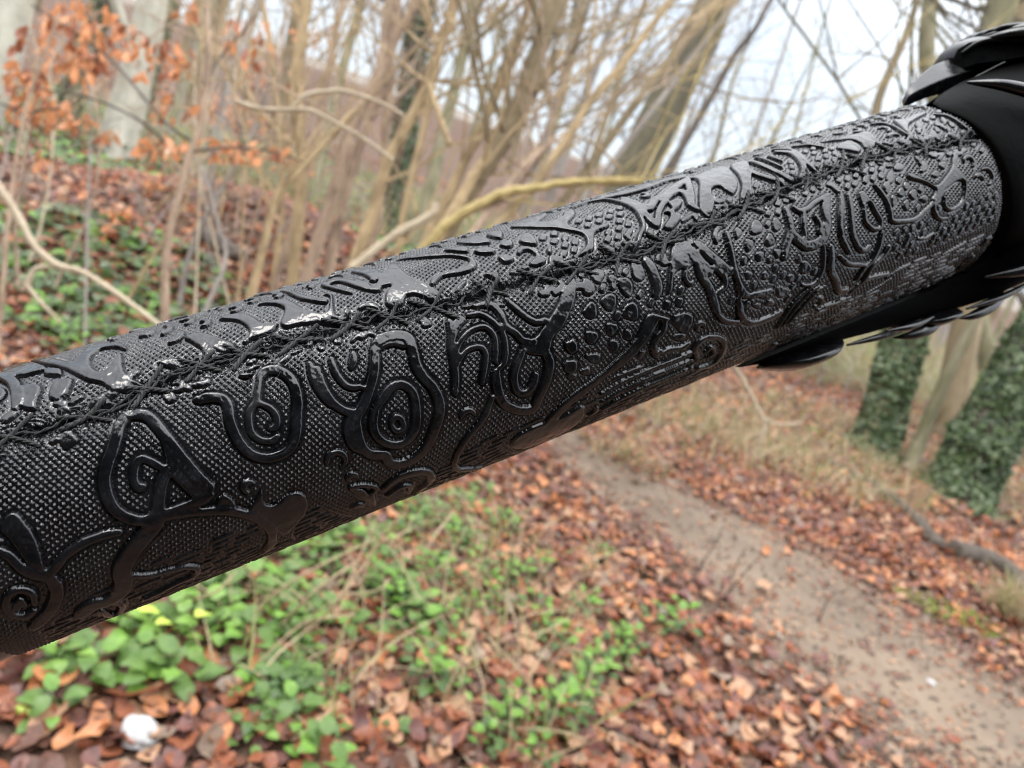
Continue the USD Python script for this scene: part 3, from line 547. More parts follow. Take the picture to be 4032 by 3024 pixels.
kinds = [('leafy_plant', 'young plant with broad bright green leaves among fallen leaves', ['leaf_green', 'leaf_mid_green', 'leaf_pale_green'], 11, 0.075, 0.036), ('leafy_plant', 'low plant with small mid green leaves among fallen leaves', ['leaf_mid_green', 'leaf_deep_green', 'leaf_pale_green'], 13, 0.055, 0.027),
         ('leafy_plant', 'deeper green leafy sprig standing over the fallen leaves', ['leaf_deep_green', 'leaf_green', 'leaf_green'], 12, 0.085, 0.026), ('leafy_plant', 'yellow green young plant among the fallen leaves', ['leaf_pale_green', 'leaf_pale_green', 'leaf_lime'], 9, 0.08, 0.032)]
areas = [(0, (150, 2640), (1000, 2280), 230, 19, 'at the left, close under the shaft'), (0, (700, 2560), (1500, 2230), 270, 24, 'in the middle of the green patch under the shaft'), (1, (1150, 2620), (1650, 2120), 260, 26, 'among the dry stalks'), (2, (1850, 2900), (2480, 2350), 150, 24, 'right of the green patch, toward the path'), (1, (1500, 2060), (1950, 2060), 150, 22, 'close under the shaft at centre'), (3, (200, 2500), (1000, 2340), 200, 6, 'at the left of the green patch'), (2, (1500, 2400), (2050, 2300), 140, 14, 'between the green patch and the path'), (1, (900, 2760), (1350, 2700), 90, 12, 'at the lower edge of the green patch'),
         (1, (30, 1150), (420, 1330), 140, 16, 'above the shaft at the left edge'), (2, (60, 1350), (420, 1330), 110, 10, 'above the shaft at the left edge')]
first = {}
LB = ['broad leaved bright green plant ', 'low small leaved green plant ', 'deeper green upright sprig ', 'yellow green young plant ']
for kd, a, b, sp, n, where in areas:
    for i in range(n):
        f_ = rng.random(); px = a[0] + f_ * (b[0] - a[0]) + rng.normal(0, sp * .75); py = a[1] + f_ * (b[1] - a[1]) + rng.normal(0, sp)
        P = ground_at(px, py + 40); rz = rng.random() * 6.3; sc = 0.75 + 0.5 * rng.random()
        if on_path(P[:1], P[1:2])[0] < 0.9: continue
        if kd not in first: first[kd] = plant(kinds[kd][0], LB[kd] + where, kinds[kd][2], kinds[kd][3], kinds[kd][4], kd + 3, kinds[kd][5], P, rz, sc, LB[kd] + where)
        else: copy_of(first[kd], P, rz, sc, LB[kd] + where, LB[kd] + where)
# ground ivy, dry grass and olive grass: what nobody could count
def cover(path, protos, p, tilt, sc, label, cat, up=0.0):
    x, y, z = p; n = len(x)
    instancer(path, protos, np.stack([x, y, z + up], 1), rng.integers(0, len(protos), n), quats(n, rng, tilt), sc * (0.6 + 0.8 * rng.random(n)), label=label, cat=cat)
def patch(cx, cy, rx, ry, n): 
    a, r_ = rng.random(n) * 2 * np.pi, np.sqrt(rng.random(n)); x, y = cx + rx * r_ * np.cos(a), cy + ry * r_ * np.sin(a); return x, y, height(x, y)
def cat3(*ps): return tuple(np.concatenate(q) for q in zip(*ps))
ivy_leaf = [(leaf_mesh(0.055, 0.026, -0.2, 0.15, seed=60 + i), m) for i, m in enumerate(('ivy_mid', 'leaf_green', 'leaf_deep_green', 'ivy_pale', 'leaf_rust', 'ivy_dark'))]
cover('/World/ground_ivy', ivy_leaf, cat3(patch(-2.3, 3.1, 1.2, 0.8, 1500), patch(-5.5, 9.5, 3.0, 2.0, 3500), patch(-4.5, 6.0, 1.2, 1.2, 1200), patch(-1.2, 6.6, 1.3, 0.9, 1500), patch(0.3, 7.5, 1.2, 1.2, 1200), patch(-3.5, 12, 3, 3, 2500)), 0.5, 1.0, 'dark and mid green ivy covering the ground at the left', 'ivy', 0.05)
olive = [(blade(0.16, 0.003, 0.5 + .2 * i), m) for i, m in enumerate(('grass_olive', 'bracken_tan', 'straw', 'bracken_tan'))]
cover('/World/verge_grass', olive, cat3(patch(1.0, 4.8, 1.0, 0.7, 1100), patch(1.7, 4.3, 0.9, 0.5, 800), patch(2.9, 5.4, 1.4, .9, 1500), patch(1.2, 4.0, 1.2, 0.5, 500), patch(-0.1, 1.45, .55, .3, 260), patch(0.15, 1.9, .4, .3, 200), patch(0.62, 3.2, 0.2, 0.12, 120), patch(2.5, 2.95, .3, .12, 900)), 0.5, 1.0, 'short olive and tan grass on the verge beyond the path', 'grass')
dry = [(blade(0.55, 0.004, 0.7 + .3 * i), m) for i, m in enumerate(('bracken_tan', 'grass_olive', 'grass_olive', 'bark_grey'))]
def keep_cone(p): return p
cover('/World/dry_undergrowth', dry, cat3(patch(6.5, 10, 5.0, 3.6, 7000), patch(1.0, 9.5, 3.5, 2.5, 3500), patch(-3.5, 8.0, 2.5, 1.5, 1500), patch(10, 17, 10, 6, 9000)), 0.55, 1.0, 'tangled tan and olive dry undergrowth between the far trunks', 'undergrowth')
cover('/World/moss', [(blade(0.03, 0.003, 0.6), 'moss')], cat3(patch(*ground_at(3700, 2400)[:2], .22, .05, 900), patch(*ground_at(3830, 2480)[:2], .2, .06, 900), patch(*ground_at(3280, 1730)[:2], .2, .12, 600)), 0.5, 1.0, 'bright yellow green moss along the far edge of the path', 'moss')
# dry grass stalks across the green plants
for i, L in enumerate([[(930, 2480), (1150, 2290), (1480, 2120)], [(1070, 2500), (1240, 2330), (1420, 2200)], [(1160, 2500), (1300, 2400), (1440, 2210), (1490, 2140)], [(1130, 2480), (1250, 2440), (1400, 2420)], [(1320, 2340), (1470, 2330), (1535, 2280)], [(700, 2380), (850, 2330), (930, 2250)]]):
    d0 = np.linalg.norm(ground_at(*L[0]) - EYE) * 0.93
    stick('dry_stalk', [ground_at(*L[0])] + [at(a, b, d0 * .88) for a, b in L[1:]], 0.0035, 'straw', ('long ' if i < 3 else 'short ') + ['dry straw stalk, uppermost of those arching over the green plants', 'dry straw stalk, middle one arching over the green plants', 'dry bent straw stalk, rightmost of the long ones over green plants', 'pale straw stalk lying low across the green plants', 'pale broken stalk end at the right of the green plants', 'pale stalk close under the shaft at left'][i], 'stalk', 0.6, 5)
for i, L in enumerate([[(2690, 2330), (2790, 2180), (2850, 2070)], [(2810, 2400), (2930, 2260), (3000, 2180)], [(2860, 2300), (2940, 2150)], [(3220, 2460), (3260, 2360), (3300, 2330)]]):
    P0 = ground_at(*L[0]); d0 = (P0 - EYE) @ FW
    stick('dry_stalk', [P0] + [at(a, b, d0 * .97) for a, b in L[1:]], 0.003, 'bark_dark', ['thin dark dead stem at the near edge of the path, leftmost', 'thin dark dead stem standing before the pale path, middle', 'short dark dead stem standing before the pale path', 'little dark forked stem in the leaves below the path'][i], 'stalk', 0.5, 4)

# ------------------------------------------------------------------ trees
def down_to_ground(P, Q):
    """Extends the line Q -> P down until it meets the ground."""
    d = unit(P - Q); X = P.copy()
    for _ in range(400):
        if X[2] <= float(height(X[0], X[1])) - 0.05: break
        X = X + d * 0.05
    return X
def limbs(start, direc, L, r, rng_, depth, out, gravity=0.05, spread=0.6):
    n = 5; P = [np.array(start)]; d = unit(direc)
    for i in range(n):
        d = unit(d + rng_.normal(0, 0.13, 3) + [0, 0, gravity]); P.append(P[-1] + d * L / n)
    out.append(tube(np.array(P), r * np.linspace(1, 0.45, n + 1), 5 if depth > 1 else 3, cap=False))
    if depth > 0:
        for k_ in range(3 if depth > 1 else 4):
            i = rng_.integers(2, n + 1); dd = unit(d + rng_.normal(0, spread, 3)); limbs(P[i], dd, L * (0.5 + 0.25 * rng_.random()), r * 0.5, rng_, depth - 1, out, gravity, spread)
def trunk_tree(name, label, line, depth, w0, w1, mat, seed, crown=True, top=3.0, ivy=0, ivy_from=0.0, ivy_to=1.0, ivy_mats=('ivy_dark', 'ivy_mid', 'ivy_pale', 'ivy_mid', 'ivy_dark'), cat='tree', nlimb=7, base=None, flare=0.25, sides=14, limb_r=0.25):
    """A tree from its outline: LINE holds picture points from low to high at a real DEPTH; w0, w1 are trunk widths in metres."""
    r_ = np.random.default_rng(seed); P = [at(a, b, depth) for a, b in line]
    B = down_to_ground(P[0], P[1]) if base is None else base
    pts = ([B] if np.linalg.norm(B - P[0]) > 0.1 else []) + P; e = unit(P[-1] - P[-2]); e = unit(e + [0, 0, .25]); pts = pts + [pts[-1] + e * top * .5, pts[-1] + e * top * .5 + unit(e + [0, 0, .4]) * top * .5]
    C = smoothline(np.array(pts), 26); n = len(C); hh = np.linspace(0, 1, n); R = w0 / 2 + (w1 / 2 - w0 / 2) * np.clip(hh / (len(pts) - 3) * (len(pts) - 1), 0, 1); R = R * (1 - 0.7 * np.clip((hh - .6) / .4, 0, 1)); R = R * (1 + flare * np.exp(-np.linspace(0, np.linalg.norm(C[-1] - C[0]), n) / 0.35))
    t = thing(name, label, cat, C[0])
    obj('trunk', (lambda v, f: (v - C[0], f))(*tube(C, R, sides, rough=0.05, seed=seed)), mat, t, smooth=True)
    if crown:
        out = []
        for k_ in range(nlimb):
            i = r_.integers(int(n * .45), n); a = r_.random() * 2 * np.pi
            limbs(C[i] - C[0], [math.cos(a), math.sin(a), 0.9], top * (.5 + .5 * r_.random()), max(R[i] * limb_r * 1.6, .006), r_, 2, out)
        obj('crown', join(out), mat, t)
    if ivy:
        u_ = ivy_from + (ivy_to - ivy_from) * r_.random(ivy); x = np.interp(u_[:, None].repeat(3, 1), hh, np.arange(n)) if False else np.stack([np.interp(u_, hh, C[:, k_]) for k_ in range(3)], 1)
        rr = np.interp(u_, hh, R); a = r_.random(ivy) * 2 * np.pi; ax = unit(np.array(C[8]) - C[0]); s1 = unit(np.cross(ax, [0.2, 1, 0.1])); s2 = np.cross(ax, s1)
        nd = np.cos(a)[:, None] * s1 + np.sin(a)[:, None] * s2; lump = 0.008 + 0.11 * meshkit.noise(x * 5.0 + nd, seed) ** 3
        protos = [(leaf_mesh(0.040, 0.018, -0.25, 0.1, seed=70 + i), m) for i, m in enumerate(ivy_mats)]
        q = basis_quat(unit(nd + 0.6 * r_.normal(0, 1, nd.shape) + [0, 0, 0.4]), r_.random(ivy) * 6.28)
        pth = str(t.GetPath()) + '/ivy'
        instancer(pth, protos, x + nd * (rr + lump * r_.random(ivy) ** .5)[:, None] - C[0], r_.integers(0, len(protos), ivy), q, 0.6 + 0.7 * r_.random(ivy))
    return t
trunk_tree('beech_tree', 'pale grey beech trunk at the far left edge, leaning right', [(-150, 600), (-20, 280), (60, 0)], 6.0, 0.34, 0.28, 'bark_beech', 1, crown=False)
trunk_tree('beech_tree', 'leaning pale beech trunk behind the orange leaves with ivy at its foot', [(330, 960), (420, 720), (515, 380), (590, 60)], 6.6, 0.36, 0.26, 'bark_beech', 2, crown=True, top=2.5, ivy=260, ivy_from=0.0, ivy_to=0.3, nlimb=3)
trunk_tree('ivy_tree', 'slim dark trunk thick with green ivy beside the leaning beech', [(130, 900), (230, 560), (330, 240), (420, -60)], 7.6, 0.22, 0.18, 'bark_dark', 3, crown=False, ivy=2600)
trunk_tree('ivy_tree', 'slim ivy clad trunk behind the top of the leaning beech', [(520, 500), (580, 260), (660, 0)], 9.0, 0.26, 0.22, 'bark_moss', 4, crown=False, ivy=2200)
trunk_tree('ivy_tree', 'upright trunk clad in dark green ivy behind the tan shrub stems', [(1560, 760), (1600, 480), (1660, 60)], 8.0, 0.26, 0.24, 'bark_dark', 5, ivy=3600, nlimb=3)
trunk_tree('moss_tree', 'slender olive green trunk right of the ivy clad trunk', [(1690, 760), (1760, 470), (1876, 0)], 7.5, 0.14, 0.11, 'bark_moss', 6, nlimb=4)
trunk_tree('moss_tree', 'thin dark olive trunk among the left shrub stems', [(1290, 520), (1350, 265), (1425, 0)], 7.5, 0.11, 0.09, 'bark_moss', 7, nlimb=4)
trunk_tree('oak_tree', 'stout grey brown mossy trunk leaning right, at upper centre right', [(2500, 680), (2650, 350), (2780, 90), (2840, -40)], 7.6, 0.46, 0.38, 'bark_oak', 8, nlimb=6, top=4)
trunk_tree('moss_tree', 'upright mossy trunk in front of the sky, just left of the beak', [(3690, 420), (3650, 220), (3665, 0)], 9.0, 0.20, 0.19, 'bark_moss', 9, nlimb=9, limb_r=.07)
trunk_tree('moss_tree', 'brown trunk in the upper right corner above the fitting', [(3985, 260), (4010, 120), (4060, -60)], 7.0, 0.24, 0.22, 'bark_ochre', 10, nlimb=9, limb_r=.07)
trunk_tree('slim_tree', 'slim tan trunk in the bright sky left of the beak', [(3420, 560), (3470, 360), (3570, 130), (3620, -20)], 8.0, 0.12, 0.07, 'bark_ochre', 11, nlimb=9, limb_r=.07)
b13 = ground_at(3440, 1800)
trunk_tree('ivy_tree', 'ivy clad trunk with flaring foot, left of the pair at lower right', [(3455, 1720), (3520, 1480), (3580, 1260), (3690, 860)], (b13 - EYE) @ FW + .05, 0.30, 0.24, 'bark_moss', 12, ivy=3200, ivy_from=0.03, ivy_to=0.66, base=b13 - np.array([0, 0, .14]), flare=0.55, limb_r=.08, nlimb=9, top=4)
b15 = ground_at(3775, 1975)
trunk_tree('ivy_tree', 'big trunk dark with ivy at the right edge of the picture', [(3800, 1890), (3945, 1620), (4085, 1380), (4330, 960)], (b15 - EYE) @ FW + .05, 0.40, 0.34, 'bark_dark', 13, ivy=6500, ivy_from=0.03, ivy_to=0.8, base=b15 - np.array([0, 0, .14]), flare=0.18, limb_r=.07, nlimb=9, top=4)
b14 = ground_at(3575, 1860)
trunk_tree('slim_tree', 'slim pale trunk standing between the two big ivy clad trunks', [(3620, 1740), (3720, 1500), (3850, 1230), (4020, 880)], (b14 - EYE) @ FW + .1, 0.10, 0.07, 'bark_moss', 14, base=b14, limb_r=.12, nlimb=7)
for i, (L, d, w) in enumerate([([(3150, 1560), (3230, 1420), (3330, 1240)], 9.5, .2), ([(3280, 1560), (3340, 1440), (3450, 1240)], 11, .14), ([(3700, 1560), (3790, 1350), (3900, 1120)], 11, .14), ([(3960, 1560), (4040, 1350), (4120, 1120)], 12, .3), ([(3850, 1500), (3920, 1330), (4000, 1150)], 13, .12), ([(2330, 640), (2400, 420), (2520, 60)], 14, .16), ([(2960, 560), (3070, 250), (3150, 0)], 17, .09), ([(3130, 520), (3200, 250), (3270, 0)], 18, .08), ([(2160, 560), (2230, 330), (2300, 0)], 15, .13), ([(900, 380), (950, 200), (1020, 0)], 11, .18), ([(740, 300), (800, 120), (850, -40)], 12, .16)]):
    trunk_tree('slim_tree', ['hazy thin trunk just below the jaw lobe', 'second hazy thin trunk below the fitting', 'thin brown trunk behind the pale slim trunk', 'brown trunk behind the big ivy trunk at right', 'thin trunk in the gap left of the big ivy trunk', 'thin trunk in the pale sky at upper centre', 'thin grey trunk in the sky right of the stout trunk', 'faint thin trunk mid sky right of the stout trunk', 'faint thin trunk between the tan stems in the sky', 'thin grey brown trunk behind the orange beech leaves', 'thin brown trunk above the leaning beech'][i], L, d, w, w * .7, ['bark_grey', 'bark_moss', 'bark_ochre'][i % 3], 20 + i, nlimb=8, top=4, sides=8, limb_r=.12)
# bare trees farther off: three kinds, each a thing
def far_tree(label, seed, mat, loc, rz, sc):
    r_ = np.random.default_rng(seed); t = thing('bare_tree', label, 'tree', loc, rz, sc, label)
    C = smoothline([(0, 0, -0.3), (0.1, 0.05, 3), (0.0 + .4 * r_.normal(), 0.2, 6.5), (0.5 * r_.normal(), 0.4, 10)], 14)
    obj('trunk', tube(C, np.linspace(0.17, 0.03, 14), 7), mat, t, smooth=True); out = []
    for k_ in range(15):
        i = r_.integers(3, 14); a = r_.random() * 6.28
        limbs(C[i], [math.cos(a), math.sin(a), 0.8], 3.4 * (1 - i / 22), 0.05 * (1 - i / 20), r_, 2, out, 0.08, 0.55)
    obj('crown', join(out), mat, t); return t
far_first = []
for i in range(80):
    y = 13 + 45 * rng.random() ** 0.8; x = -0.75 * y - 3 + (1.75 * y + 6) * rng.random()
    if i < 3: y, x = 15 + 3 * i, [-8.0, -1.0, 13.5][i]
    if i >= 3 and 2700 < project(np.array((x, y, 5.0)))[0] < 3650 and y < 40: continue
    loc = (x, y, float(height(x, y))); rz = rng.random() * 6.28; sc = 0.75 + 0.6 * rng.random()
    fx = project(np.array(loc))[0]; lab = ['bare brown tree ', 'bare grey tree ', 'bare olive tree '][i % 3] + ('far off ' if y > 28 else 'in the middle distance ') + ('at the left' if fx < 1200 else 'behind the tan shrubs' if fx < 2300 else 'in the bright gap of sky' if fx < 3500 else 'at the right, beyond the ivy clad trunks')
    if i < 3: far_first.append(far_tree(lab, 80 + i, ['bark_ochre', 'bark_grey', 'bark_moss'][i], loc, rz, sc))
    else: copy_of(far_first[i % 3], loc, rz, sc, lab, lab)

# ------------------------------------------------------------------ the tan shrub: each stem a part
def shrub(name, label, stems, side=10):
    P0 = np.array(stems[0][0][0]); t = thing(name, label, 'shrub', P0)
    for k_, (pts, r0, r1, mt) in enumerate(stems):
        C = smoothline(np.array(pts) - P0, 8 * len(pts)); n = len(C); r_ = np.linspace(r0, r1, n); r_ = r_ * (1 + 0.14 * (np.random.default_rng(k_).random(n) > .88))
        s_ = obj('stem', tube(C + 0.07 * r0 * np.random.default_rng(k_ + 9).standard_normal((n, 3)), r_, side, rough=0.06, seed=k_), mt, t, smooth=True)
        g = np.random.default_rng(k_ + 300); out = []
        for q in range(10 if r0 > .009 else 4):
            i = g.integers(n // 3, n); out = []; limbs(C[i], unit(C[-1] - C[0]) + g.normal(0, .6, 3), 0.45 + .5 * g.random(), r1 * 0.45, g, 1, out, 0.05, .5)
            obj('twig', join(out), mt, s_)
    return t
def stem(line, d0, d1, w0, w1, mt, ext=1.0):
    """A stem along picture points at depths d0 to d1 (metres); w in metres; runs on past the top of the picture."""
    n = len(line); P = [at(a, b, d0 + (d1 - d0) * i / (n - 1)) for i, (a, b) in enumerate(line)]
    B = down_to_ground(P[0], P[1]); P = [B] + P + [P[-1] + unit(P[-1] - P[-2]) * ext]
    return P, w0 / 2, w1 / 2, mt
shrub('hazel_shrub', 'clump of tan upright shrub stems left of the ivy trunk, rising behind the shaft', [
    stem([(1153, 1110), (1186, 680), (1166, 331), (1205, 0)], 3.3, 3.3, .062, .045, 'bark_hazel'), stem([(1200, 1120), (1330, 700), (1392, 490), (1498, 265), (1535, 0)], 3.2, 3.3, .062, .04, 'bark_pink'),
    stem([(1120, 1000), (1235, 560), (1310, 180), (1350, 0)], 3.5, 3.7, .04, .028, 'bark_pink'), stem([(1290, 1100), (1360, 760), (1470, 420), (1560, 150), (1640, 0)], 3.3, 3.5, .05, .035, 'bark_pink'),
    stem([(1390, 1050), (1471, 829), (1531, 630), (1670, 371), (1717, 219), (1795, 0)], 3.1, 3.2, .055, .042, 'bark_hazel'), stem([(1450, 1010), (1500, 780), (1520, 480), (1545, 200), (1570, 0)], 3.6, 3.7, .045, .035, 'bark_pink'),
    stem([(1080, 1100), (1110, 800), (1090, 420), (1060, 150), (1030, 0)], 3.6, 3.8, .035, .025, 'bark_hazel')])
shrub('hazel_shrub', 'spreading tan shrub stems leaning right before the pale sky at upper centre', [
    stem([(1800, 830), (1890, 690), (1982, 550), (2062, 365), (2130, 170), (2200, 0)], 2.9, 2.9, .075, .065, 'bark_ochre'), stem([(1677, 950), (1816, 663), (1916, 464), (2010, 230), (2095, 0)], 3.0, 3.1, .045, .03, 'bark_hazel'),
    stem([(1558, 1034), (1604, 763), (1664, 530), (1697, 365), (1745, 150)], 3.0, 3.0, .032, .02, 'bark_hazel', .1), stem([(1730, 930), (1850, 720), (1960, 560)], 2.8, 2.9, .05, .035, 'bark_hazel', .5),
    stem([(1640, 1020), (1763, 882), (1962, 769), (2095, 743), (2294, 716), (2560, 715), (2800, 740)], 2.7, 2.6, .042, .018, 'bark_yellow', .1), stem([(2040, 800), (2115, 716), (2261, 497), (2347, 371), (2500, 190), (2640, 0)], 2.7, 2.8, .036, .024, 'bark_hazel'),
    stem([(1960, 790), (2060, 660), (2150, 575)], 2.7, 2.8, .034, .026, 'bark_pink', .05), stem([(2330, 640), (2560, 330), (2760, 80), (2830, 0)], 3.2, 3.4, .04, .03, 'bark_ochre'), stem([(2470, 560), (2650, 330), (2900, 0)], 3.6, 3.8, .03, .022, 'bark_grey'),
    stem([(1840, 800), (1990, 480), (2100, 200), (2160, -30)], 3.8, 4.0, .03, .02, 'bark_ochre')])
shrub('hazel_shrub', 'thin tan sapling stems just left of the main shrub, behind the shaft', [stem([(995, 1140), (1080, 801), (1114, 742), (1215, 633)], 2.9, 3.0, .036, .026, 'bark_hazel', .3), stem([(820, 1200), (890, 1010), (850, 850)], 3.0, 3.2, .022, .015, 'bark_grey', .3), stem([(700, 1240), (760, 960), (900, 700)], 3.3, 3.4, .025, .02, 'bark_grey', .3), stem([(450, 1330), (520, 1150), (640, 950)], 3.1, 3.2, .018, .012, 'bark_hazel', .2)])
g_ = np.random.default_rng(77); thicket_l = []
for k_ in range(22):
    x0, y0 = -60 + 1150 * g_.random(), 700 + 450 * g_.random(); ln = 500 + 600 * g_.random(); a_ = g_.normal(0.28, .35); cv = g_.normal(0, .25); dd = 2.6 + 2.2 * g_.random(); w_ = .007 + .009 * g_.random()
    thicket_l.append(stem([(x0 + ln * t_ * math.sin(a_ + cv * t_), y0 - ln * t_ * math.cos(a_ + cv * t_)) for t_ in (0, .35, .7, 1)], dd, dd + .2, w_, w_ * .6, ['bleached_stem', 'bark_pink', 'bark_hazel', 'bark_grey'][k_ % 4], .15))
shrub('hazel_shrub', 'tangle of thin pale bare stems in front of the leaf bank at the left', thicket_l, 6)
trunk_tree('dead_branch', 'dark bent branch against the sky right of the stout trunk', [(2790, 400), (2890, 220), (2960, 130), (3040, -10)], 5.0, 0.05, 0.035, 'bark_dark', 41, nlimb=4, limb_r=.15, cat='branch', base=at(2600, 720, 5.0))
# arching pale twigs before the shrubs
def arch(label, line, d, w, mt='bleached_stem', name='arching_twig', taper=.6): return stick(name, [at(a, b, d) for a, b in line], w / 2, mt, label, 'twig', taper, 7)
arch('thick pale arching bramble stem at left, reaching down to the shaft', [(-30, 700), (60, 830), (130, 960), (220, 1040), (330, 1075), (450, 1150), (540, 1215), (640, 1290)], 2.0, .022)
arch('pale branching stem crossing the thick arching stem at left', [(100, 1140), (140, 1060), (220, 1050), (300, 1055)], 2.0, .016)
arch('pale thin stem hanging below the thick arching stem at far left', [(95, 1110), (160, 1190), (240, 1270)], 2.0, .014)
arch('upper pale arching twig across the tan shrub stems', [(1140, 440), (1200, 378), (1300, 358), (1365, 361), (1500, 405), (1590, 455)], 2.6, .018)
arch('lower pale arching twig crossing the shrub stems toward the ivy trunk', [(930, 400), (1040, 430), (1200, 432), (1260, 450), (1420, 538), (1550, 630)], 2.6, .018)
arch('hanging brown twig with a swollen end among the shrub stems', [(1690, 330), (1720, 430), (1770, 570)], 2.7, .02, 'bark_hazel', taper=1.2)
arch('pale cut stem lying behind the top edge of the shaft at centre', [(1380, 1060), (1550, 930), (1690, 850), (1720, 800)], 2.6, .03, taper=.9)
arch('thin upright pale stem at the far left edge', [(-10, 1400), (30, 900), (60, 650), (110, 400), (190, 180), (230, 60)], 2.4, .016, 'bark_pink')
arch('thin forked pale twig below the shaft at right, over the verge', [(2895, 1440), (2990, 1620), (3010, 1690), (2975, 1800)], 2.9, .016)
arch('thin pale side twig reaching right over the verge', [(3000, 1640), (3060, 1670), (3160, 1665)], 2.9, .012)
for i, (l_, lab) in enumerate([([(1500, 1020), (1640, 900), (1810, 560)], 'thin tan cane slanting behind the shaft at upper centre'), ([(2440, 660), (2330, 560), (2210, 530)], 'fine twig below the sky gap, left of the stout trunk'), ([(1620, 760), (1660, 900), (1700, 820)], 'small tan forked twig behind the shrub'), ([(560, 880), (660, 780), (760, 690)], 'thin grey twig beside the orange leaved sapling')]): arch(lab, l_, 2.8 + .1 * i, .012, 'bark_hazel')

# ------------------------------------------------------------------ beech saplings that keep their orange leaves
def sapling(label, stemline, d, w, branches, leafspots, seed):
    g = np.random.default_rng(seed); P = [at(a, b, d) for a, b in stemline]; B = down_to_ground(P[0], P[1]); C = smoothline(np.array([B] + P), 40) - B
    t = thing('beech_sapling', label, 'sapling', B); obj('trunk', tube(C, np.linspace(w / 2, w * .2, 40), 10, rough=.05), 'bark_pink', t, smooth=True)
    for L in branches:
        Q = smoothline(np.array([at(a, b, dd) for a, b, dd in L]) - B, 16); obj('branch', tube(Q, np.linspace(.006, .0025, 16), 6), 'bark_dark', t, smooth=True)
    k_ = 0
    for cx, cy, rx, ry, dd, n in leafspots:
        for _ in range(n):
            r_ = math.sqrt(g.random()); a = g.random() * 6.28; c = at(cx + rx * r_ * math.cos(a), cy + ry * r_ * math.sin(a), dd + g.normal(0, .12)) - B
            L = 0.036 + .022 * g.random(); v, f = leaf_mesh(L, L * .25, 0.5 * g.normal(0.3, .5), g.normal(.25, .3), n=5, seed=seed * 999 + k_, ruffle=.05)
            v = v - [L / 2, 0, 0]; dn = unit(np.array([g.normal(0, .6), g.normal(0, .6), -1.0])); s1 = unit(np.cross(dn, g.normal(0, 1, 3))); s2 = np.cross(dn, s1)
            v = -v[:, :1] * dn + v[:, 1:2] * s1 + v[:, 2:] * s2 + c
            obj('leaf', (v, f), ['beech_orange', 'beech_orange', 'leaf_orange', 'leaf_rust', 'leaf_tan'][g.integers(0, 5)], t, smooth=True); k_ += 1
    return t
sapling('young beech with pale stem and orange leaves at upper left', [(650, 1290), (655, 1000), (720, 700), (790, 480), (822, 250), (815, 60), (830, -120)], 2.6, .034,
        [[(760, 560, 2.6), (640, 470, 2.6), (420, 220, 2.6), (130, 20, 2.6)], [(720, 640, 2.6), (560, 480, 2.5), (330, 380, 2.5), (60, 340, 2.5)], [(800, 330, 2.6), (880, 210, 2.7), (960, 120, 2.7), (1010, 60, 2.7)], [(740, 600, 2.6), (900, 580, 2.6), (1080, 600, 2.7), (1200, 640, 2.7)]],
        [(980, 150, 110, 90, 2.8, 26), (200, 160, 170, 120, 2.7, 24), (820, 570, 150, 50, 2.8, 22), (700, 420, 110, 70, 2.8, 12), (320, 60, 150, 60, 2.7, 50), (440, 150, 140, 70, 2.7, 50), (300, 250, 110, 70, 2.6, 36), (640, 230, 130, 80, 2.8, 40), (620, 570, 80, 40, 2.6, 26), (960, 590, 190, 40, 2.8, 44), (760, 30, 60, 30, 2.8, 12), (430, 520, 50, 30, 2.6, 8)], 31)
sapling('orange leaved beech spray with thin stem at the far left', [(90, 1300), (60, 900), (100, 620), (150, 380), (190, 130)], 2.9, .02, [[(120, 480, 2.9), (40, 420, 2.9), (-60, 400, 2.9)], [(130, 440, 2.9), (240, 430, 2.9), (330, 480, 2.9)]],
        [(90, 330, 110, 70, 2.9, 40), (160, 430, 150, 50, 2.9, 48), (60, 270, 40, 40, 2.9, 12), (180, 130, 40, 50, 2.9, 14), (300, 470, 60, 40, 2.9, 14), (470, 830, 60, 30, 3.1, 10), (190, 620, 40, 30, 2.8, 8), (420, 900, 50, 50, 3.1, 8)], 32)
sapling('sparse orange leaved beech twigs behind the shrub stems', [(905, 1250), (930, 900), (960, 640), (1000, 420), (1040, 200)], 4.4, .02, [[(960, 620, 4.4), (1100, 560, 4.4), (1250, 520, 4.4)], [(990, 400, 4.4), (1080, 300, 4.5), (1200, 240, 4.5)], [(960, 500, 4.4), (820, 430, 4.5), (700, 420, 4.5)]],
        [(1060, 290, 120, 60, 4.5, 36), (860, 420, 120, 60, 4.6, 34), (1130, 620, 130, 60, 4.5, 36), (960, 470, 100, 60, 4.5, 26), (1230, 120, 80, 60, 4.6, 18), (620, 480, 60, 80, 4.6, 14)], 33)

# ------------------------------------------------------------------ fallen timber
def log(label, pts, r0, r1, mat, seed):
    P = smoothline(np.array(pts), 30); return obj('fallen_log', tube(P, np.linspace(r0, r1, 30), 12, rough=.10, seed=seed), mat, smooth=True, label=label, cat='log')
log('long dark mossy fallen branch lying across the verge at right', gpts([(3230, 1820), (3400, 1910), (3560, 2030), (3690, 2170)], .03), .018, .034, 'bark_dark', 1)
log('dark rotting log end at the right edge beyond the path', gpts([(3740, 2190), (3880, 2225), (3980, 2290), (4010, 2350)], .04), .045, .035, 'bark_dark', 2)
log('dark log half buried in the red leaf bank at left', gpts([(800, 960), (880, 1010), (960, 1050)], .05), .055, .04, 'bark_dark', 3)

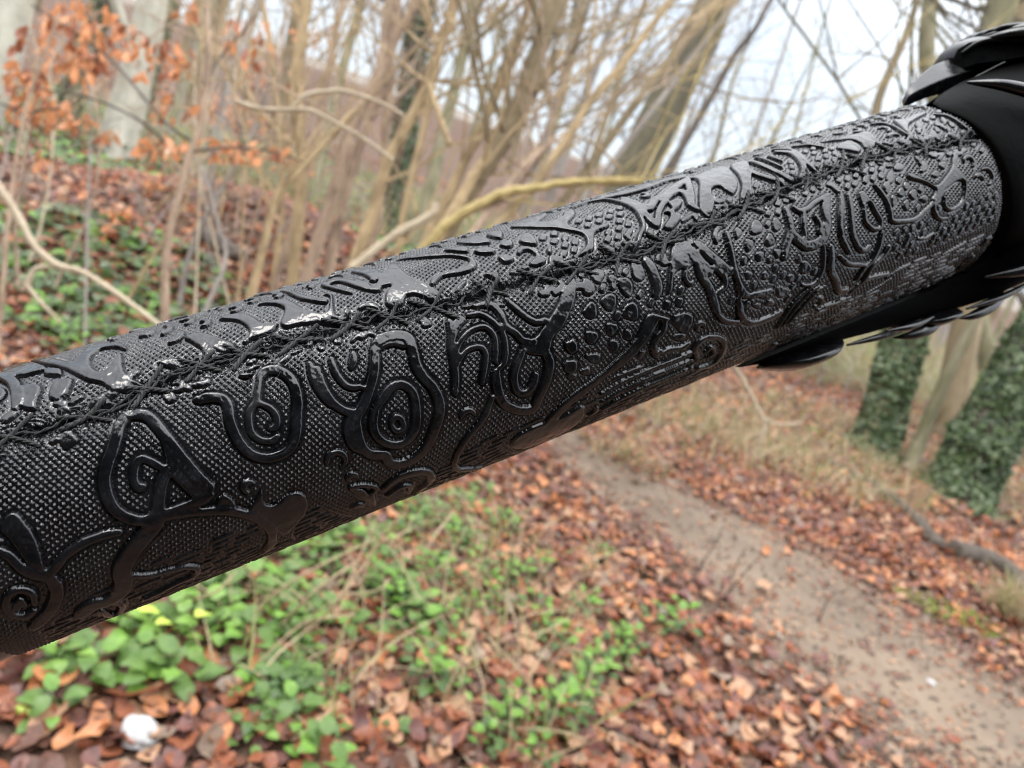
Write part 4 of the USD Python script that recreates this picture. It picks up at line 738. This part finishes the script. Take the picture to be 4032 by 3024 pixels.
# ------------------------------------------------------------------ unseen evergreen thicket added behind the viewpoint to darken what the polished leather mirrors
n = 16000; x = rng.uniform(-7, 7, n); z = 5.2 * rng.random(n) ** 0.8; y = -2.0 - 1.8 * rng.random(n) - 0.3 * np.sin(x * 1.7); k_ = z < 3.6 + 1.6 * meshkit.noise(np.stack([x * .8, y * .8, 0 * x], 1), 7); x, y, z = x[k_], y[k_], z[k_]; n = len(x)
instancer('/World/evergreen_thicket', [(leaf_mesh(0.20, 0.085, 0.2, 0.2, seed=90 + i), m) for i, m in enumerate(('ivy_dark', 'ivy_dark', 'bark_dark'))], np.stack([x, y, z], 1), rng.integers(0, 3, n), quats(n, rng, 0.9), 0.8 + 0.9 * rng.random(n), label='unseen dark thicket added behind the viewpoint to darken leather reflections', cat='thicket')
# ------------------------------------------------------------------ the tooled leather shaft (all lengths in millimetres along s and around y)
AX = np.array([0.73367382, 0.46790073, 0.49273891]); E1 = np.array([0.28339088, -0.86977063, 0.40396616]); E2 = np.array([-0.61758589, 0.15674168, 0.77072674])
AX0 = np.array([-0.03221818, 0.0988826, 1.05407384])
RAD = 18.0
def on_shaft(s, phi, r):
    """Points (metres, relative to AX0) at s along the axis, PHI around it (0 faces the viewer, positive is up), r from the axis; all in mm."""
    s, phi, r = np.broadcast_arrays(*(np.asarray(q, float) for q in (s, phi, r)))
    return (s[..., None] * AX + r[..., None] * (np.cos(phi)[..., None] * E1 + np.sin(phi)[..., None] * E2)) / 1000
shaft = thing('leather_shaft', 'thick black leather wrapped shaft embossed with scrolls and scales, crossing the whole picture', 'handle', AX0)

S0, S1, Y0, Y1, DS = -37.0, 134.0, -33.0, 33.0, 0.125
OV = 2                                                      # oversampling of the motif mask
ns, ny = int((S1 - S0) / DS) + 1, int((Y1 - Y0) / DS) + 1
PX = DS / OV
iw, ih = (ns - 1) * OV + 1, (ny - 1) * OV + 1
layers = {k: Image.new('L', (iw, ih), 0) for k in 'rpfe'}
draws = {k: ImageDraw.Draw(im) for k, im in layers.items()}
def topix(p): return [((a - S0) / PX, (b - Y0) / PX) for a, b in p]
for kind, w, flat in ORN:
    P = np.array(flat, float).reshape(-1, 2) / 10
    if kind == 'r':
        q = topix(smoothline(P, max(2, 10 * len(P)))); rr = w / 2 / PX
        for i, (x, y) in enumerate(q):
            k = rr * (1.0 if 6 < i < len(q) - 6 else 0.75)
            draws['r'].ellipse([x - k, y - k, x + k, y + k], fill=255)
        draws['r'].line(q, fill=255, width=max(1, int(2 * rr)), joint='curve')
    else:
        Q = np.vstack([P, P[:1]]); Q = smoothline(np.vstack([P[-1:], P, P[:2]]), 8 * (len(P) + 2))
        n = 8 * (len(P) + 2); lo, hi = int(n / (len(P) + 2)), int(n * (len(P) + 1) / (len(P) + 2)) + 1
        draws[kind].polygon(topix(Q[lo:hi]), fill=255)
# belly scales of the tooled beast on the underside: rows of long narrow plates; and small plates all along the unseen back
rg = np.random.default_rng(11)
def plate(s, y, ls, wy, a):
    t = np.linspace(0, 2 * np.pi, 13)[:-1]
    x, v = ls * np.sign(np.cos(t)) * np.abs(np.cos(t)) ** 0.7, wy * np.sign(np.sin(t)) * np.abs(np.sin(t)) ** 0.7
    draws['e'].polygon(topix(np.stack([s + x * math.cos(a) - v * math.sin(a), y + x * math.sin(a) + v * math.cos(a)], 1)), fill=255)
taken = np.maximum(np.maximum(np.array(layers['r']), np.array(layers['p'])), np.array(layers['f'])) > 0
near = ndi.distance_transform_edt(~taken) * PX
def free(s, y, d):
    i, j = int((y - Y0) / PX), int((s - S0) / PX)
    return 0 <= i < ih and 0 <= j < iw and near[i, j] > d
for s_a, s_b, ya, yb in ((-34, 128, -32, -9),):
    def belly(s, y):
        top_y = np.interp(s, [-34, -27, -20, -12, -8, 1, 6, 12, 18, 24, 34, 48, 64, 90, 110, 128], [-20, -14.5, -12.5, -13.5, -12.5, -13, -21, -26, -19, -14.5, -13.5, -14.5, -15, -13.5, -12, -11.5])
        return y < top_y
    row = 0; y = ya
    while y < yb:
        row += 1; s = s_a + (row % 2) * 1.3 + (y - ya) * 0.25
        while s < s_b:
            L = (0.9 if s < 15 else 1.2) + 0.9 * rg.random()
            if free(s, y + 0.35 * math.sin(s * .35), 0.5) and belly(s, y) and rg.random() < (0.95 if s < 60 else 0.6): plate(s, y + 0.35 * math.sin(s * .35), L, 0.32, 0.06 + 0.05 * rg.standard_normal())
            s += 2 * L + 0.7
        y += 1.05 if s_a < 0 else 1.2
# patches of scales in staggered rows, and fans of parallel ribs, on the right-hand half
taken = np.maximum.reduce([np.array(layers[k]) for k in 'rpfe']) > 0; near = ndi.distance_transform_edt(~taken) * PX
for r_i, y in enumerate(np.arange(-9.0, 17.0, 1.45)):
    for s in np.arange(46.0, 131.0, 1.9):
        s_ = s + 0.95 * (r_i % 2) + 0.12 * rg.standard_normal(); y_ = y + 0.12 * rg.standard_normal() + 0.25 * math.sin(s * .21)
        if meshkit.noise(np.array([[s_ * .11, y_ * .16, 3.3]]), 77)[0] > (0.5 if y_ < 8 else 0.36) and free(s_, y_, 0.74): plate(s_, y_, 0.72 + .12 * rg.random(), 0.50 + .08 * rg.random(), 0.75 + .12 * rg.standard_normal())
taken = np.maximum.reduce([np.array(layers[k]) for k in 'rpfe']) > 0; near = ndi.distance_transform_edt(~taken) * PX
for f_i in range(60):
    s0, y0 = 24 + 104 * rg.random(), -15 + 12 * rg.random(); a0 = rg.normal(0.55, .25); cv = rg.normal(0, .25)
    for k in range(5):
        q = []; s, y = s0 + k * 0.75, y0 - k * 0.62
        for m_ in range(12):
            q.append((s, y)); s += .5 * math.cos(a0 + cv * m_ * .12); y += .5 * math.sin(a0 + cv * m_ * .12)
        if all(free(*p_, 0.42) for p_ in q):
            for (a_, b_), w_ in zip(smoothline(q, 40), np.sin(np.linspace(.35, 2.8, 40)) ** .6):
                x_, z_, r_ = (a_ - S0) / PX, (b_ - Y0) / PX, .27 * w_ / PX; draws['f'].ellipse([x_ - r_, z_ - r_, x_ + r_, z_ + r_], fill=255)
# small commas, petals and flames packed into what room is left, denser towards the right-hand half
taken = np.maximum.reduce([np.array(layers[k]) for k in 'rpfe']) > 0; near = ndi.distance_transform_edt(~taken) * PX
for i in range(5200):
    s = -34 + 164 * rg.random() ** 0.8; y = -26 + 52 * rg.random()
    dense = np.interp(s, [-34, 20, 45, 60], [0.0, 0.05, 0.4, 0.6]) if y < 9 else np.interp(s, [-34, 10, 30], [0.25, 0.5, 0.8])
    if rg.random() > dense or not free(s, y, 0.95): continue
    a0 = rg.normal(1.2, .5) if y < 9 else rg.normal(0.3, .5); L = 2.2 + 3.4 * rg.random(); cv = rg.choice([-1, 1]) * (0.25 + .5 * rg.random()); q = []
    for k in range(7): q.append((s, y)); s += L / 6 * math.cos(a0 + cv * k); y += L / 6 * math.sin(a0 + cv * k)
    if not all(free(*p_, 0.62) for p_ in q): continue
    for (a_, b_), w_ in zip(smoothline(q, 30), 0.62 * np.sin(np.linspace(.5, 2.9, 30)) ** .6):
        x_, y_, r_ = (a_ - S0) / PX, (b_ - Y0) / PX, w_ * .75 / PX; draws['f'].ellipse([x_ - r_, y_ - r_, x_ + r_, y_ + r_], fill=255)
    i0, i1 = max(int((min(p[1] for p in q) - 3 - Y0) / PX), 0), int((max(p[1] for p in q) + 3 - Y0) / PX); j0, j1 = max(int((min(p[0] for p in q) - 3 - S0) / PX), 0), int((max(p[0] for p in q) + 3 - S0) / PX)
    yy, xx = np.mgrid[i0:min(i1, ih), j0:min(j1, iw)]
    for a_, b_ in q: near[i0:i1, j0:j1] = np.minimum(near[i0:i1, j0:j1], np.hypot(xx - (a_ - S0) / PX, yy - (b_ - Y0) / PX) * PX - .45)
# worn, torn plates along both lips of the seam
seam_s, seam_y = np.array(SEAM).T
def seam_at(s): return np.interp(s, seam_s, seam_y)
for i in range(150):
    s = -34 + 166 * rg.random(); y = seam_at(s) + rg.choice([-1, 1]) * (1.5 + 1.6 * rg.random())
    if free(s, y, 0.25): plate(s, y, 0.5 + 0.9 * rg.random(), 0.3 + 0.4 * rg.random(), rg.normal(0, 0.7))

M = {k: np.array(im) > 0 for k, im in layers.items()}
mask = M['r'] | M['p'] | M['f'] | M['e']
din = ndi.distance_transform_edt(mask) * PX
dout = ndi.distance_transform_edt(~mask) * PX
din, dout, onm = din[::OV, ::OV][:ny, :ns].T, dout[::OV, ::OV][:ny, :ns].T, mask[::OV, ::OV][:ny, :ns].T
cat = np.zeros(onm.shape, int)
for c, k in ((4, 'e'), (3, 'p'), (2, 'f'), (1, 'r')): cat[M[k][::OV, ::OV][:ny, :ns].T] = c
sg, yg = S0 + DS * np.arange(ns), Y0 + DS * np.arange(ny)
SG, YG = np.meshgrid(sg, yg, indexing='ij')
pp = np.stack([SG, YG, 0 * SG], -1)
n_lo, n_hi = meshkit.fbm(pp * 0.9, 3, 5) - 0.5, meshkit.fbm(pp * 4.0, 3, 9) - 0.5
n_tear = np.round(meshkit.noise(pp * [0.9, 1.7, 1], 51) * 3) / 3 - 0.5
# low pyramids of the ground between the motifs
PIT, ANG = 0.62, math.radians(28)
warp = 0.10 * (meshkit.noise(pp * 0.5, 3) - 0.5)
ua, ub = (SG * math.cos(ANG) + YG * math.sin(ANG)) / PIT + warp, (-SG * math.sin(ANG) + YG * math.cos(ANG)) / PIT + warp
fa, fb = np.abs(ua - np.round(ua)), np.abs(ub - np.round(ub))
pyr = 0.27 * np.clip(1 - 2.45 * np.maximum(fa, fb), 0, 1) * (0.85 + 0.5 * n_lo)
rad_e = np.select([cat == 1, cat == 2, cat == 3, cat == 4], [0.66, 0.45, 0.5, 0.34], 0.5)
top_e = np.select([cat == 1, cat == 2, cat == 3, cat == 4], [0.47, 0.36, 0.40, 0.40], 0.4)
top_e = np.where((cat == 4) & (YG < -9), 0.24, top_e)
u = np.clip(din / rad_e, 0, 1)
u2 = np.clip(din / 0.22, 0, 1); u2 = u2 * u2 * (3 - 2 * u2)
u2 = np.where(cat == 4, 0.45 * u2, u2)
rise = top_e * (0.72 * u2 + 0.38 * np.sqrt(np.clip(1 - (1 - u) ** 2, 0, 1))) + 0.16 * n_lo * u + 0.045 * n_hi * u
ground = np.where(dout < 0.30, 0.02 - 0.10 * (1 - dout / 0.30), pyr * np.clip((dout - 0.25) / 0.25, 0, 1))
h = np.where(onm, ndi.gaussian_filter(np.where(onm, rise, 0.0), 0.7) * 0.6 + 0.4 * rise, ground)
# the stitched seam: a ragged cut, its lips curling in, the motifs torn and flattened beside it
sd = YG - seam_at(SG) - 0.5 * (meshkit.fbm(pp * [0.35, 0, 0], 2, 21) - 0.5)
lip = np.exp(-(sd / 1.4) ** 2)
h = h * (1 - 0.35 * lip) + lip * (0.45 * n_hi + 0.5 * n_lo + 0.35 * n_tear)
h -= 0.75 * np.exp(-(sd / 0.45) ** 2) + 0.35 * np.exp(-(sd / 1.6) ** 2)
h += 0.25 * (meshkit.fbm(pp * 0.12, 2, 33) - 0.5)
endcurl = np.clip((SG - 131.0) / 3.0, 0, 1) ** 2 * 1.2
R_ = RAD - 0.35 + h - endcurl
V = on_shaft(SG, YG / RAD, R_).reshape(-1, 3)
idx = np.arange(ns * ny).reshape(ns, ny)
a, b, c_, d = idx[:-1, :-1], idx[1:, :-1], idx[1:, 1:], idx[:-1, 1:]
F1, F2 = np.stack([a, c_, b], -1), np.stack([a, d, c_], -1)     # outward winding
# smooth normals of the relief
du = np.gradient(V.reshape(ns, ny, 3), axis=0); dv = np.gradient(V.reshape(ns, ny, 3), axis=1)
NRM = unit(np.cross(dv, du)); flip = np.sign((NRM * on_shaft(0, YG / RAD, 1.0)).sum(-1)); NRM = (NRM * np.where(flip == 0, 1, flip)[..., None]).reshape(-1, 3)
if ((np.cross(V[F1[0, 0, 1]] - V[F1[0, 0, 0]], V[F1[0, 0, 2]] - V[F1[0, 0, 0]])) @ NRM[F1[0, 0, 0]]) < 0: F1, F2 = F1[..., ::-1], F2[..., ::-1]
cell_on = (cat[:-1, :-1] > 0) & (cat[1:, :-1] > 0) & (cat[1:, 1:] > 0) & (cat[:-1, 1:] > 0)
seamcell = np.abs(sd[:-1, :-1]) < 0.8
cell_on &= ~seamcell
cell_id = np.zeros(cell_on.shape, int); names = {0: 'leather_ground'}; n_id = 0
cc = cat[:-1, :-1]
for kinds, nm in (((1,), 'embossed_scroll'), ((2,), 'embossed_flame'), ((3,), 'embossed_figure'), ((4,), 'embossed_scale')):
    lab, n = ndi.label(cell_on & np.isin(cc, kinds))
    size = np.bincount(lab.ravel(), minlength=n + 1)
    vis = np.abs(yg[:-1]) < 29.5
    order = [k for k in range(1, n + 1) if size[k] >= 26]
    if nm == 'embossed_scale':                              # the scales that show largest become parts, the others stay with the ground
        seen = np.bincount(lab[:, vis].ravel(), minlength=n + 1); order = sorted(order, key=lambda k: -seen[k])[:260]
    for k in order:
        n_id += 1; names[n_id] = nm; cell_id[lab == k] = n_id
def piece(name, faces, smooth):
    f = faces.reshape(-1, 3); u_, inv = np.unique(f, return_inverse=True)
    obj(name, (V[u_], inv.reshape(-1, 3)), 'leather', shaft, normals=NRM[u_] if smooth else None)
order = np.argsort(cell_id.ravel(), kind='stable'); bounds = np.searchsorted(cell_id.ravel()[order], np.arange(n_id + 2))
F1f, F2f = F1.reshape(-1, 3), F2.reshape(-1, 3)
for k in range(n_id + 1):
    sel = order[bounds[k]:bounds[k + 1]]
    if len(sel): piece(names[k], np.concatenate([F1f[sel], F2f[sel]]), k > 0)
# the plain back of the shaft, and its plain run out of the picture to the left
ph = np.concatenate([np.linspace(Y1 / RAD, 2 * np.pi + Y0 / RAD, 40)]); ss = np.array([-37.0, 20, 70, 134])
gs, gp = np.meshgrid(ss, ph, indexing='ij'); gi = np.arange(gs.size).reshape(gs.shape)
vb = on_shaft(gs, gp, RAD - 0.2).reshape(-1, 3); fb_ = np.stack([gi[:-1, :-1], gi[:-1, 1:], gi[1:, 1:], gi[1:, :-1]], -1).reshape(-1, 4)
ph2 = np.linspace(0, 2 * np.pi, 73)[:-1]; rings = []
for s_, r_ in ((-36.9, 17.6), (-60, 17.9), (-110, 17.9), (-150, 17.9), (-153, 16.0), (-153.5, 0.5)): rings.append(on_shaft(s_, ph2, r_))
vr = np.vstack(rings); ni = np.arange(len(vr)).reshape(len(rings), -1); nj = np.roll(ni, -1, axis=1)
fr = np.stack([ni[:-1], ni[1:], nj[1:], nj[:-1]], -1).reshape(-1, 4)
obj('leather_back', join([(vb, fb_), (vr, fr)]), 'leather', shaft, smooth=40)

# the seam's lacing: a run of crossed stitches of waxed cord, each a part, with frayed ends and lint
rg = np.random.default_rng(5)
def surf(s, y, lift=0.25):
    i = np.clip(((np.asarray(s) - S0) / DS).astype(int), 0, ns - 1); j = np.clip(((np.asarray(y) - Y0) / DS).astype(int), 0, ny - 1)
    sm = R_low[i, j]
    return on_shaft(s, np.asarray(y) / RAD, sm + lift)
R_low = ndi.uniform_filter(ndi.maximum_filter(R_, 9), 15)
def cord(s, y, r, strands=3, lift=0.22):
    n = len(s); out = []; base = surf(s, y, lift); nor = unit(base - on_shaft(s, 0, 0)); tan = unit(np.gradient(base, axis=0)); sidev = np.cross(tan, nor)
    L = np.concatenate([[0], np.cumsum(np.linalg.norm(np.diff(base, axis=0), axis=1))]) * 1000
    for k in range(strands):
        a_ = 2 * np.pi * (k / strands + L / 2.4)
        w = 0.55 * r / 1000
        P = base + w * (np.cos(a_)[:, None] * sidev + np.sin(a_)[:, None] * nor)
        out.append(tube(P, 0.62 * r / 1000 * np.clip(np.minimum(np.arange(n), np.arange(n)[::-1]) / 3 + .5, 0, 1), 5))
    return out
stitch_s = np.cumsum(np.concatenate([[-34.0], rg.uniform(5.5, 8.5, 28)])); stitch_s = stitch_s[stitch_s < 130]
for k, s_ in enumerate(stitch_s):
    e = rg.normal(0, 0.5, 6)
    for sg_ in (-1, 1):
        s_l = np.array([s_ - 2.5 + e[0], s_ + 0.3 * e[1], s_ + 2.5 + e[2]]); y_l = seam_at(s_l) + np.array([-sg_ * (1.9 + e[3]), 0.25 * e[4], sg_ * (1.8 + e[5])])
        q = smoothline(np.stack([s_l, y_l], 1), 22)
        obj('cross_stitch', join(cord(q[:, 0], q[:, 1], 0.21 + 0.12 * rg.random(), 3, -0.04)), 'thread', shaft, smooth=True)
sl = np.linspace(-36, 131, 700)
for k in range(2):
    yy = seam_at(sl) + 0.75 * (meshkit.fbm(np.stack([sl * 0.55, 0 * sl + 7 * k, 0 * sl], 1), 2, 40 + k) - 0.5) * 2.2
    cuts = np.sort(rg.integers(0, 700, 8))
    for a_, b_ in zip(cuts[:-1:2], cuts[1::2]):
        if b_ - a_ > 12: obj('seam_cord', join(cord(sl[a_:b_], yy[a_:b_], 0.14 + 0.06 * rg.random(), 2, 0.0 + 0.08 * rg.random())), 'thread', shaft, smooth=True)
fz, lint = [], []
for k in range(260):
    s_ = -35 + 166 * rg.random(); y_ = seam_at(s_) + rg.normal(0, 1.0); a_ = rg.normal(0, 0.9); L = 0.8 + 2.2 * rg.random() ** 2
    t_ = np.linspace(0, 1, 6); bend = rg.normal(0, 1.2)
    q_s = s_ + L * t_ * np.cos(a_ + bend * t_); q_y = y_ + L * t_ * np.sin(a_ + bend * t_)
    P = surf(q_s, q_y, 0.05) + (np.sin(np.pi * t_) * 0.22 * rg.random() / 1000)[:, None] * unit(surf(q_s, q_y) - on_shaft(q_s, 0, 0))
    (lint if k % 60 == 0 else fz).append(tube(P, 0.022 / 1000 + 0.012 / 1000 * (k % 60 == 0), 3, cap=False))
data(obj('frayed_fibre', join(fz), 'fuzz', shaft), kind='stuff')
data(obj('lint', join(lint), 'lint', shaft), kind='stuff')

# ------------------------------------------------------------------ the beast-mouth fitting that the shaft runs into
head = thing('beast_mouth_fitting', 'glossy black moulded fitting, an open beaked mouth gripping the shaft at upper right', 'fitting', AX0)
def loc(s, h_, e_): return (np.asarray(s, float)[..., None] * AX + np.asarray(h_, float)[..., None] * E2 + np.asarray(e_, float)[..., None] * E1) / 1000
def loft(sections, closed=True, cap=True):
    """Rings of (s, h, e) rows, all of one length, joined into one skin."""
    R = [loc(q[:, 0], q[:, 1], q[:, 2]) for q in (np.asarray(x, float) for x in sections)]
    v = np.vstack(R); n = len(R[0]); i = np.arange(len(v)).reshape(len(R), n); j = np.roll(i, -1, axis=1)
    f = np.stack([i[:-1], i[1:], j[1:], j[:-1]], -1).reshape(-1, 4); out = [(v, f)]
    if cap:
        for r_, w in ((i[0], 1), (i[-1], -1)):
            k = np.arange(1, n - 1); t = np.stack([r_[0] + 0 * k, r_[k], r_[k + 1]], 1); out.append((v, t[:, ::w]))
    return join(out)
def bow(n=28):
    return np.linspace(0, 2 * np.pi, n, endpoint=False)
# throat: the hollow mouth round the shaft's end. Ring sections from the rim (close to the leather) outwards, then back along the cheeks
t_ = bow(120); cs, sn = np.cos(t_), np.sin(t_)               # phi: 0 faces the viewer, pi/2 is up
tilt = np.interp(np.degrees((t_ + np.pi / 2) % (2 * np.pi) - np.pi / 2), [-90, -65, -38, -14, 15, 35, 50, 60, 70, 80, 90, 120, 180, 270], [139.5, 137, 134.5, 133.5, 132.9, 132, 131, 132.5, 138, 144.5, 147, 147, 146, 139.5])
secs = []
for q, r_ in ((9.0, 15.6), (0.2, 18.0), (0.6, 18.35), (2.6, 18.8), (6.0, 19.2), (12.0, 19.7), (24.0, 20.6), (44.0, 21.5), (62.0, 19.0)):
    rr_ = r_ + 2.2 * np.clip(-sn, 0, 1) * min(q / 20, 1) + 0.2 * np.sin(5 * t_ + q * .2) * (q > 3)
    secs.append(np.stack([tilt + q + 0, rr_ * sn, rr_ * cs], 1))
obj('throat', loft(secs, cap=True), 'black_rubber', head, smooth=50)  # darkness of the mouth cavity is painted in by this near-black material
# upper lip: a thick brow that overhangs the throat, with a raised rolled edge and combed grooves along its top
def arc_section(s, top, near_h, near_e, far_h, far_e, th):
    k = np.linspace(0, 1, 15)
    e_ = near_e + (far_e - near_e) * k; crest = top
    up = near_h + (far_h - near_h) * k + (crest - (near_h + far_h) / 2) * np.sin(np.pi * k) ** 0.8
    up = up + 0.22 * np.sin(k * 46 + s * 0.12) * np.sin(np.pi * k) ** .5 * min(max((s - 155) / 5, 0), 1)
    lo = up[::-1] - th
    return np.stack([np.full(30, float(s)), np.concatenate([up, lo]), np.concatenate([e_, e_[::-1]])], 1)
rows = [(151.6, 25.0, 24.4, 1.6, 24.0, -2.0, 2.6), (152.2, 26.4, 25.6, 2.6, 25.0, -3.4, 3.8), (153.6, 27.3, 26.0, 4.2, 25.4, -5.0, 4.4), (156, 27.9, 25.0, 6.4, 25.0, -7.5, 4.4),
        (159, 28.0, 23.6, 8.8, 24.0, -10, 4.0), (163, 27.2, 21.6, 11.4, 22.0, -12.5, 3.6), (168, 26.8, 19.2, 14.0, 20, -15, 3.4), (176, 26.0, 15.0, 17.0, 16, -18, 3.2), (190, 24, 12, 18.5, 12, -19, 3.0)]
obj('upper_lip', loft([arc_section(*r_) for r_ in rows]), 'black_resin', head, smooth=40)
q = smoothline([(152.3, 24.6, 2.9), (154.6, 25.2, 5.6), (157.4, 24.0, 8.2), (161, 22.0, 10.8), (165.2, 20.0, 13.2), (171, 16.6, 15.8), (178, 13.5, 17.6)], 40)
obj('lip_edge', tube(loc(q[:, 0], q[:, 1], q[:, 2]), (0.35 + 0.5 * np.sin(np.linspace(0.2, 2.6, 40))) / 1000, 10), 'black_resin', head, smooth=True)
for k in range(4):
    q = smoothline([(155.5 + 1.2 * k, 27.6 - .25 * k, 1.2 + 1.3 * k), (160, 27.9 - 0.5 * k, 1.0 + 2.2 * k), (167, 27.0 - 0.9 * k, 0.8 + 3.0 * k), (178, 26.0 - 1.6 * k, 0.5 + 3.6 * k)], 30)
    obj('crest_fold', tube(loc(q[:, 0], q[:, 1], q[:, 2]), (0.12 + 0.55 * np.sin(np.linspace(0.1, 2.4, 30))) / 1000, 10), 'black_resin', head, smooth=True)
q = smoothline([(164.5, 22.6, 12.6), (166.8, 21.6, 15.2), (168.8, 19.0, 17.4), (171.4, 15.6, 19.4), (175, 11, 21)], 30)
obj('cheek_ridge', tube(loc(q[:, 0], q[:, 1], q[:, 2]), (0.5 + 1.5 * np.sin(np.linspace(0.15, 2.9, 30))) / 1000, 12), 'black_resin', head, smooth=True)
# the hooked beak under the lip: a blade with a flat bevelled upper flank and a dark under-edge
mids = np.array([(136.5, 18.15, 0.0), (137.6, 19.2, 0.0), (139.8, 20.3, 0), (143.0, 21.1, 0), (147, 21.7, 0), (151, 22.0, 0), (157, 22.0, 0)])
top = np.array([18.3, 20.2, 21.8, 23.1, 24.4, 24.8, 24.6]); low = np.array([18.0, 17.95, 18.25, 18.45, 18.5, 17.8, 17.0]); wide = np.array([0.15, 0.8, 1.4, 1.9, 2.4, 2.7, 3.0]); brk = np.array([18.2, 19.6, 20.1, 20.5, 20.8, 20.9, 20.8])
secs = []
for (s_, _, _), a_, b_, w_, m_ in zip(smoothline(mids, 16), *(np.interp(np.linspace(0, 6, 16), np.arange(7), x) for x in (top, low, wide, brk))):
    secs.append([(s_, a_, 0.0), (s_, a_ - .15, 0.22 * w_), (s_, m_ + 0.25, w_ * 0.97), (s_, m_, w_), (s_, m_ - .3, w_ * 0.93), (s_, b_ + .1, 0.35 * w_), (s_, b_, 0), (s_, b_ + .1, -0.35 * w_), (s_, m_, -w_), (s_, a_ - .15, -0.22 * w_)])
obj('hooked_beak', loft(secs), 'black_resin', head, smooth=32)
q = smoothline([(145.8, 18.15, 1.6), (148, 18.3, 3.2), (151.5, 18.9, 5.6), (156, 19.6, 8)], 20)
obj('gum_edge', tube(loc(q[:, 0], q[:, 1], q[:, 2]), 0.22 / 1000, 8), 'black_resin', head, smooth=True)
# lower jaw: a saddle under the shaft with two scalloped lobes
def saddle(s, r_in, r_out, half):
    k = np.linspace(-half, half, 21) - np.pi / 2
    a_ = np.stack([np.full(21, float(s)), r_out * np.sin(k), r_out * np.cos(k)], 1); b_ = np.stack([np.full(21, float(s)), r_in * np.sin(k[::-1]), r_in * np.cos(k[::-1])], 1)
    edge = np.cos(np.linspace(-1, 1, 21) * 1.45); ro = r_in + (r_out - r_in) * np.clip(edge * 1.6, 0.12, 1)
    a_[:, 1], a_[:, 2] = ro * np.sin(k), ro * np.cos(k)
    return np.vstack([a_, b_])
js = np.array([80.5, 84, 90, 96, 102, 108, 114, 120, 126, 132, 137, 144, 152]); jo = np.array([18.7, 19.4, 20.2, 20.6, 20.9, 21.6, 22.2, 22.8, 23.3, 24.0, 24.4, 24.3, 24.2]); jh = np.array([0.10, .14, .17, .19, .20, .21, .22, .24, .28, .38, .56, .85, 1.1])
obj('lower_jaw', loft([saddle(a_, 18.55, b_, c) for a_, b_, c in zip(js, jo, jh)]), 'black_rubber', head, smooth=40)  # same near-black material paints the jaw's shade; the lobes keep the glossy resin
def lobe(s_a, s_b, h_lo, depth, e_w):
    secs = []
    for k in np.linspace(0, 1, 13):
        s_ = s_a + (s_b - s_a) * k; f = max(math.sin(math.pi * min(k * 0.93 + 0.02, 1)) ** 0.7, 0.05); tt = bow(14)
        h0 = np.interp(k, [0, 0.35, 0.7, 1], [h_lo + depth * 0.9, h_lo + depth * .5, h_lo + depth * .45, h_lo + depth * 0.62])
        secs.append(np.stack([np.full(14, s_), h0 + depth * .5 * f * np.sin(tt), e_w * f * np.cos(tt) + 1.5], 1))
    return loft(secs)
obj('jaw_lobe', lobe(83.0, 101.0, -22.8, 3.4, 7.0), 'black_resin', head, smooth=True)
obj('jaw_lobe', lobe(116.0, 129.5, -25.2, 2.8, 7.5), 'black_resin', head, smooth=True)
for (a_, b_, c), (d_, e_, f_) in (((99.5, -21.4, 5.5), (117, -22.2, 6.5)), ((107, -21.4, 7.5), (119, -22.4, 7.5)), ((128, -23.6, 7), (146, -23.4, 8))):
    q = smoothline([(a_, b_, c), ((a_ + d_) / 2, (b_ + e_) / 2 - .5, (c + f_) / 2 + .4), (d_, e_, f_)], 20)
    obj('jaw_ridge', tube(loc(q[:, 0], q[:, 1], q[:, 2]), (0.15 + 0.5 * np.sin(np.linspace(0.1, 3.0, 20))) / 1000, 8), 'black_resin', head, smooth=True)

for k, pts in enumerate(([(154.5, 25.6, 5.0), (158, 24.2, 9.5), (162.5, 21.4, 13.5), (168, 16.5, 17.0)], [(157.5, 26.6, 4.0), (162, 24.8, 9.0), (166, 21.6, 13.5), (172, 16.0, 18.0)], [(137.5, 17.0, 13.0), (141, 13.5, 17.5), (147, 8.0, 21.0), (155, 2.0, 22.6)], [(137.0, -10.0, 17.0), (141.5, -13.5, 19.0), (147, -15.5, 19.6), (155, -16.5, 19.8)], [(133.0, -19.0, 8.5), (139, -20.0, 11.5), (147, -20.5, 13.0), (156, -20.5, 13.5)])):
    q = smoothline(pts, 30); w_ = np.sin(np.linspace(0.05, 2.6, 30)) ** .8
    v_, f_ = tube(loc(q[:, 0], q[:, 1], q[:, 2]), (0.12 + 1.15 * w_) / 1000, 12)
    obj('curved_ridge', (v_, f_), 'black_resin', head, smooth=True)
for pts, r_ in (([(124, -23.6, 4), (119.5, -24.6, 5.2), (115.0, -24.5, 5.2), (111.5, -23.8, 4.4)], 1.2), ([(140, -24.2, 5), (135, -25.3, 6), (130.0, -25.5, 6.2), (127, -25.0, 5.6)], 1.2)):
    q = smoothline(pts, 26); obj('jaw_claw', tube(loc(q[:, 0], q[:, 1], q[:, 2]), (0.06 + r_ * np.sin(np.linspace(1.2, 3.08, 26))) / 1000, 12), 'black_resin', head, smooth=True)
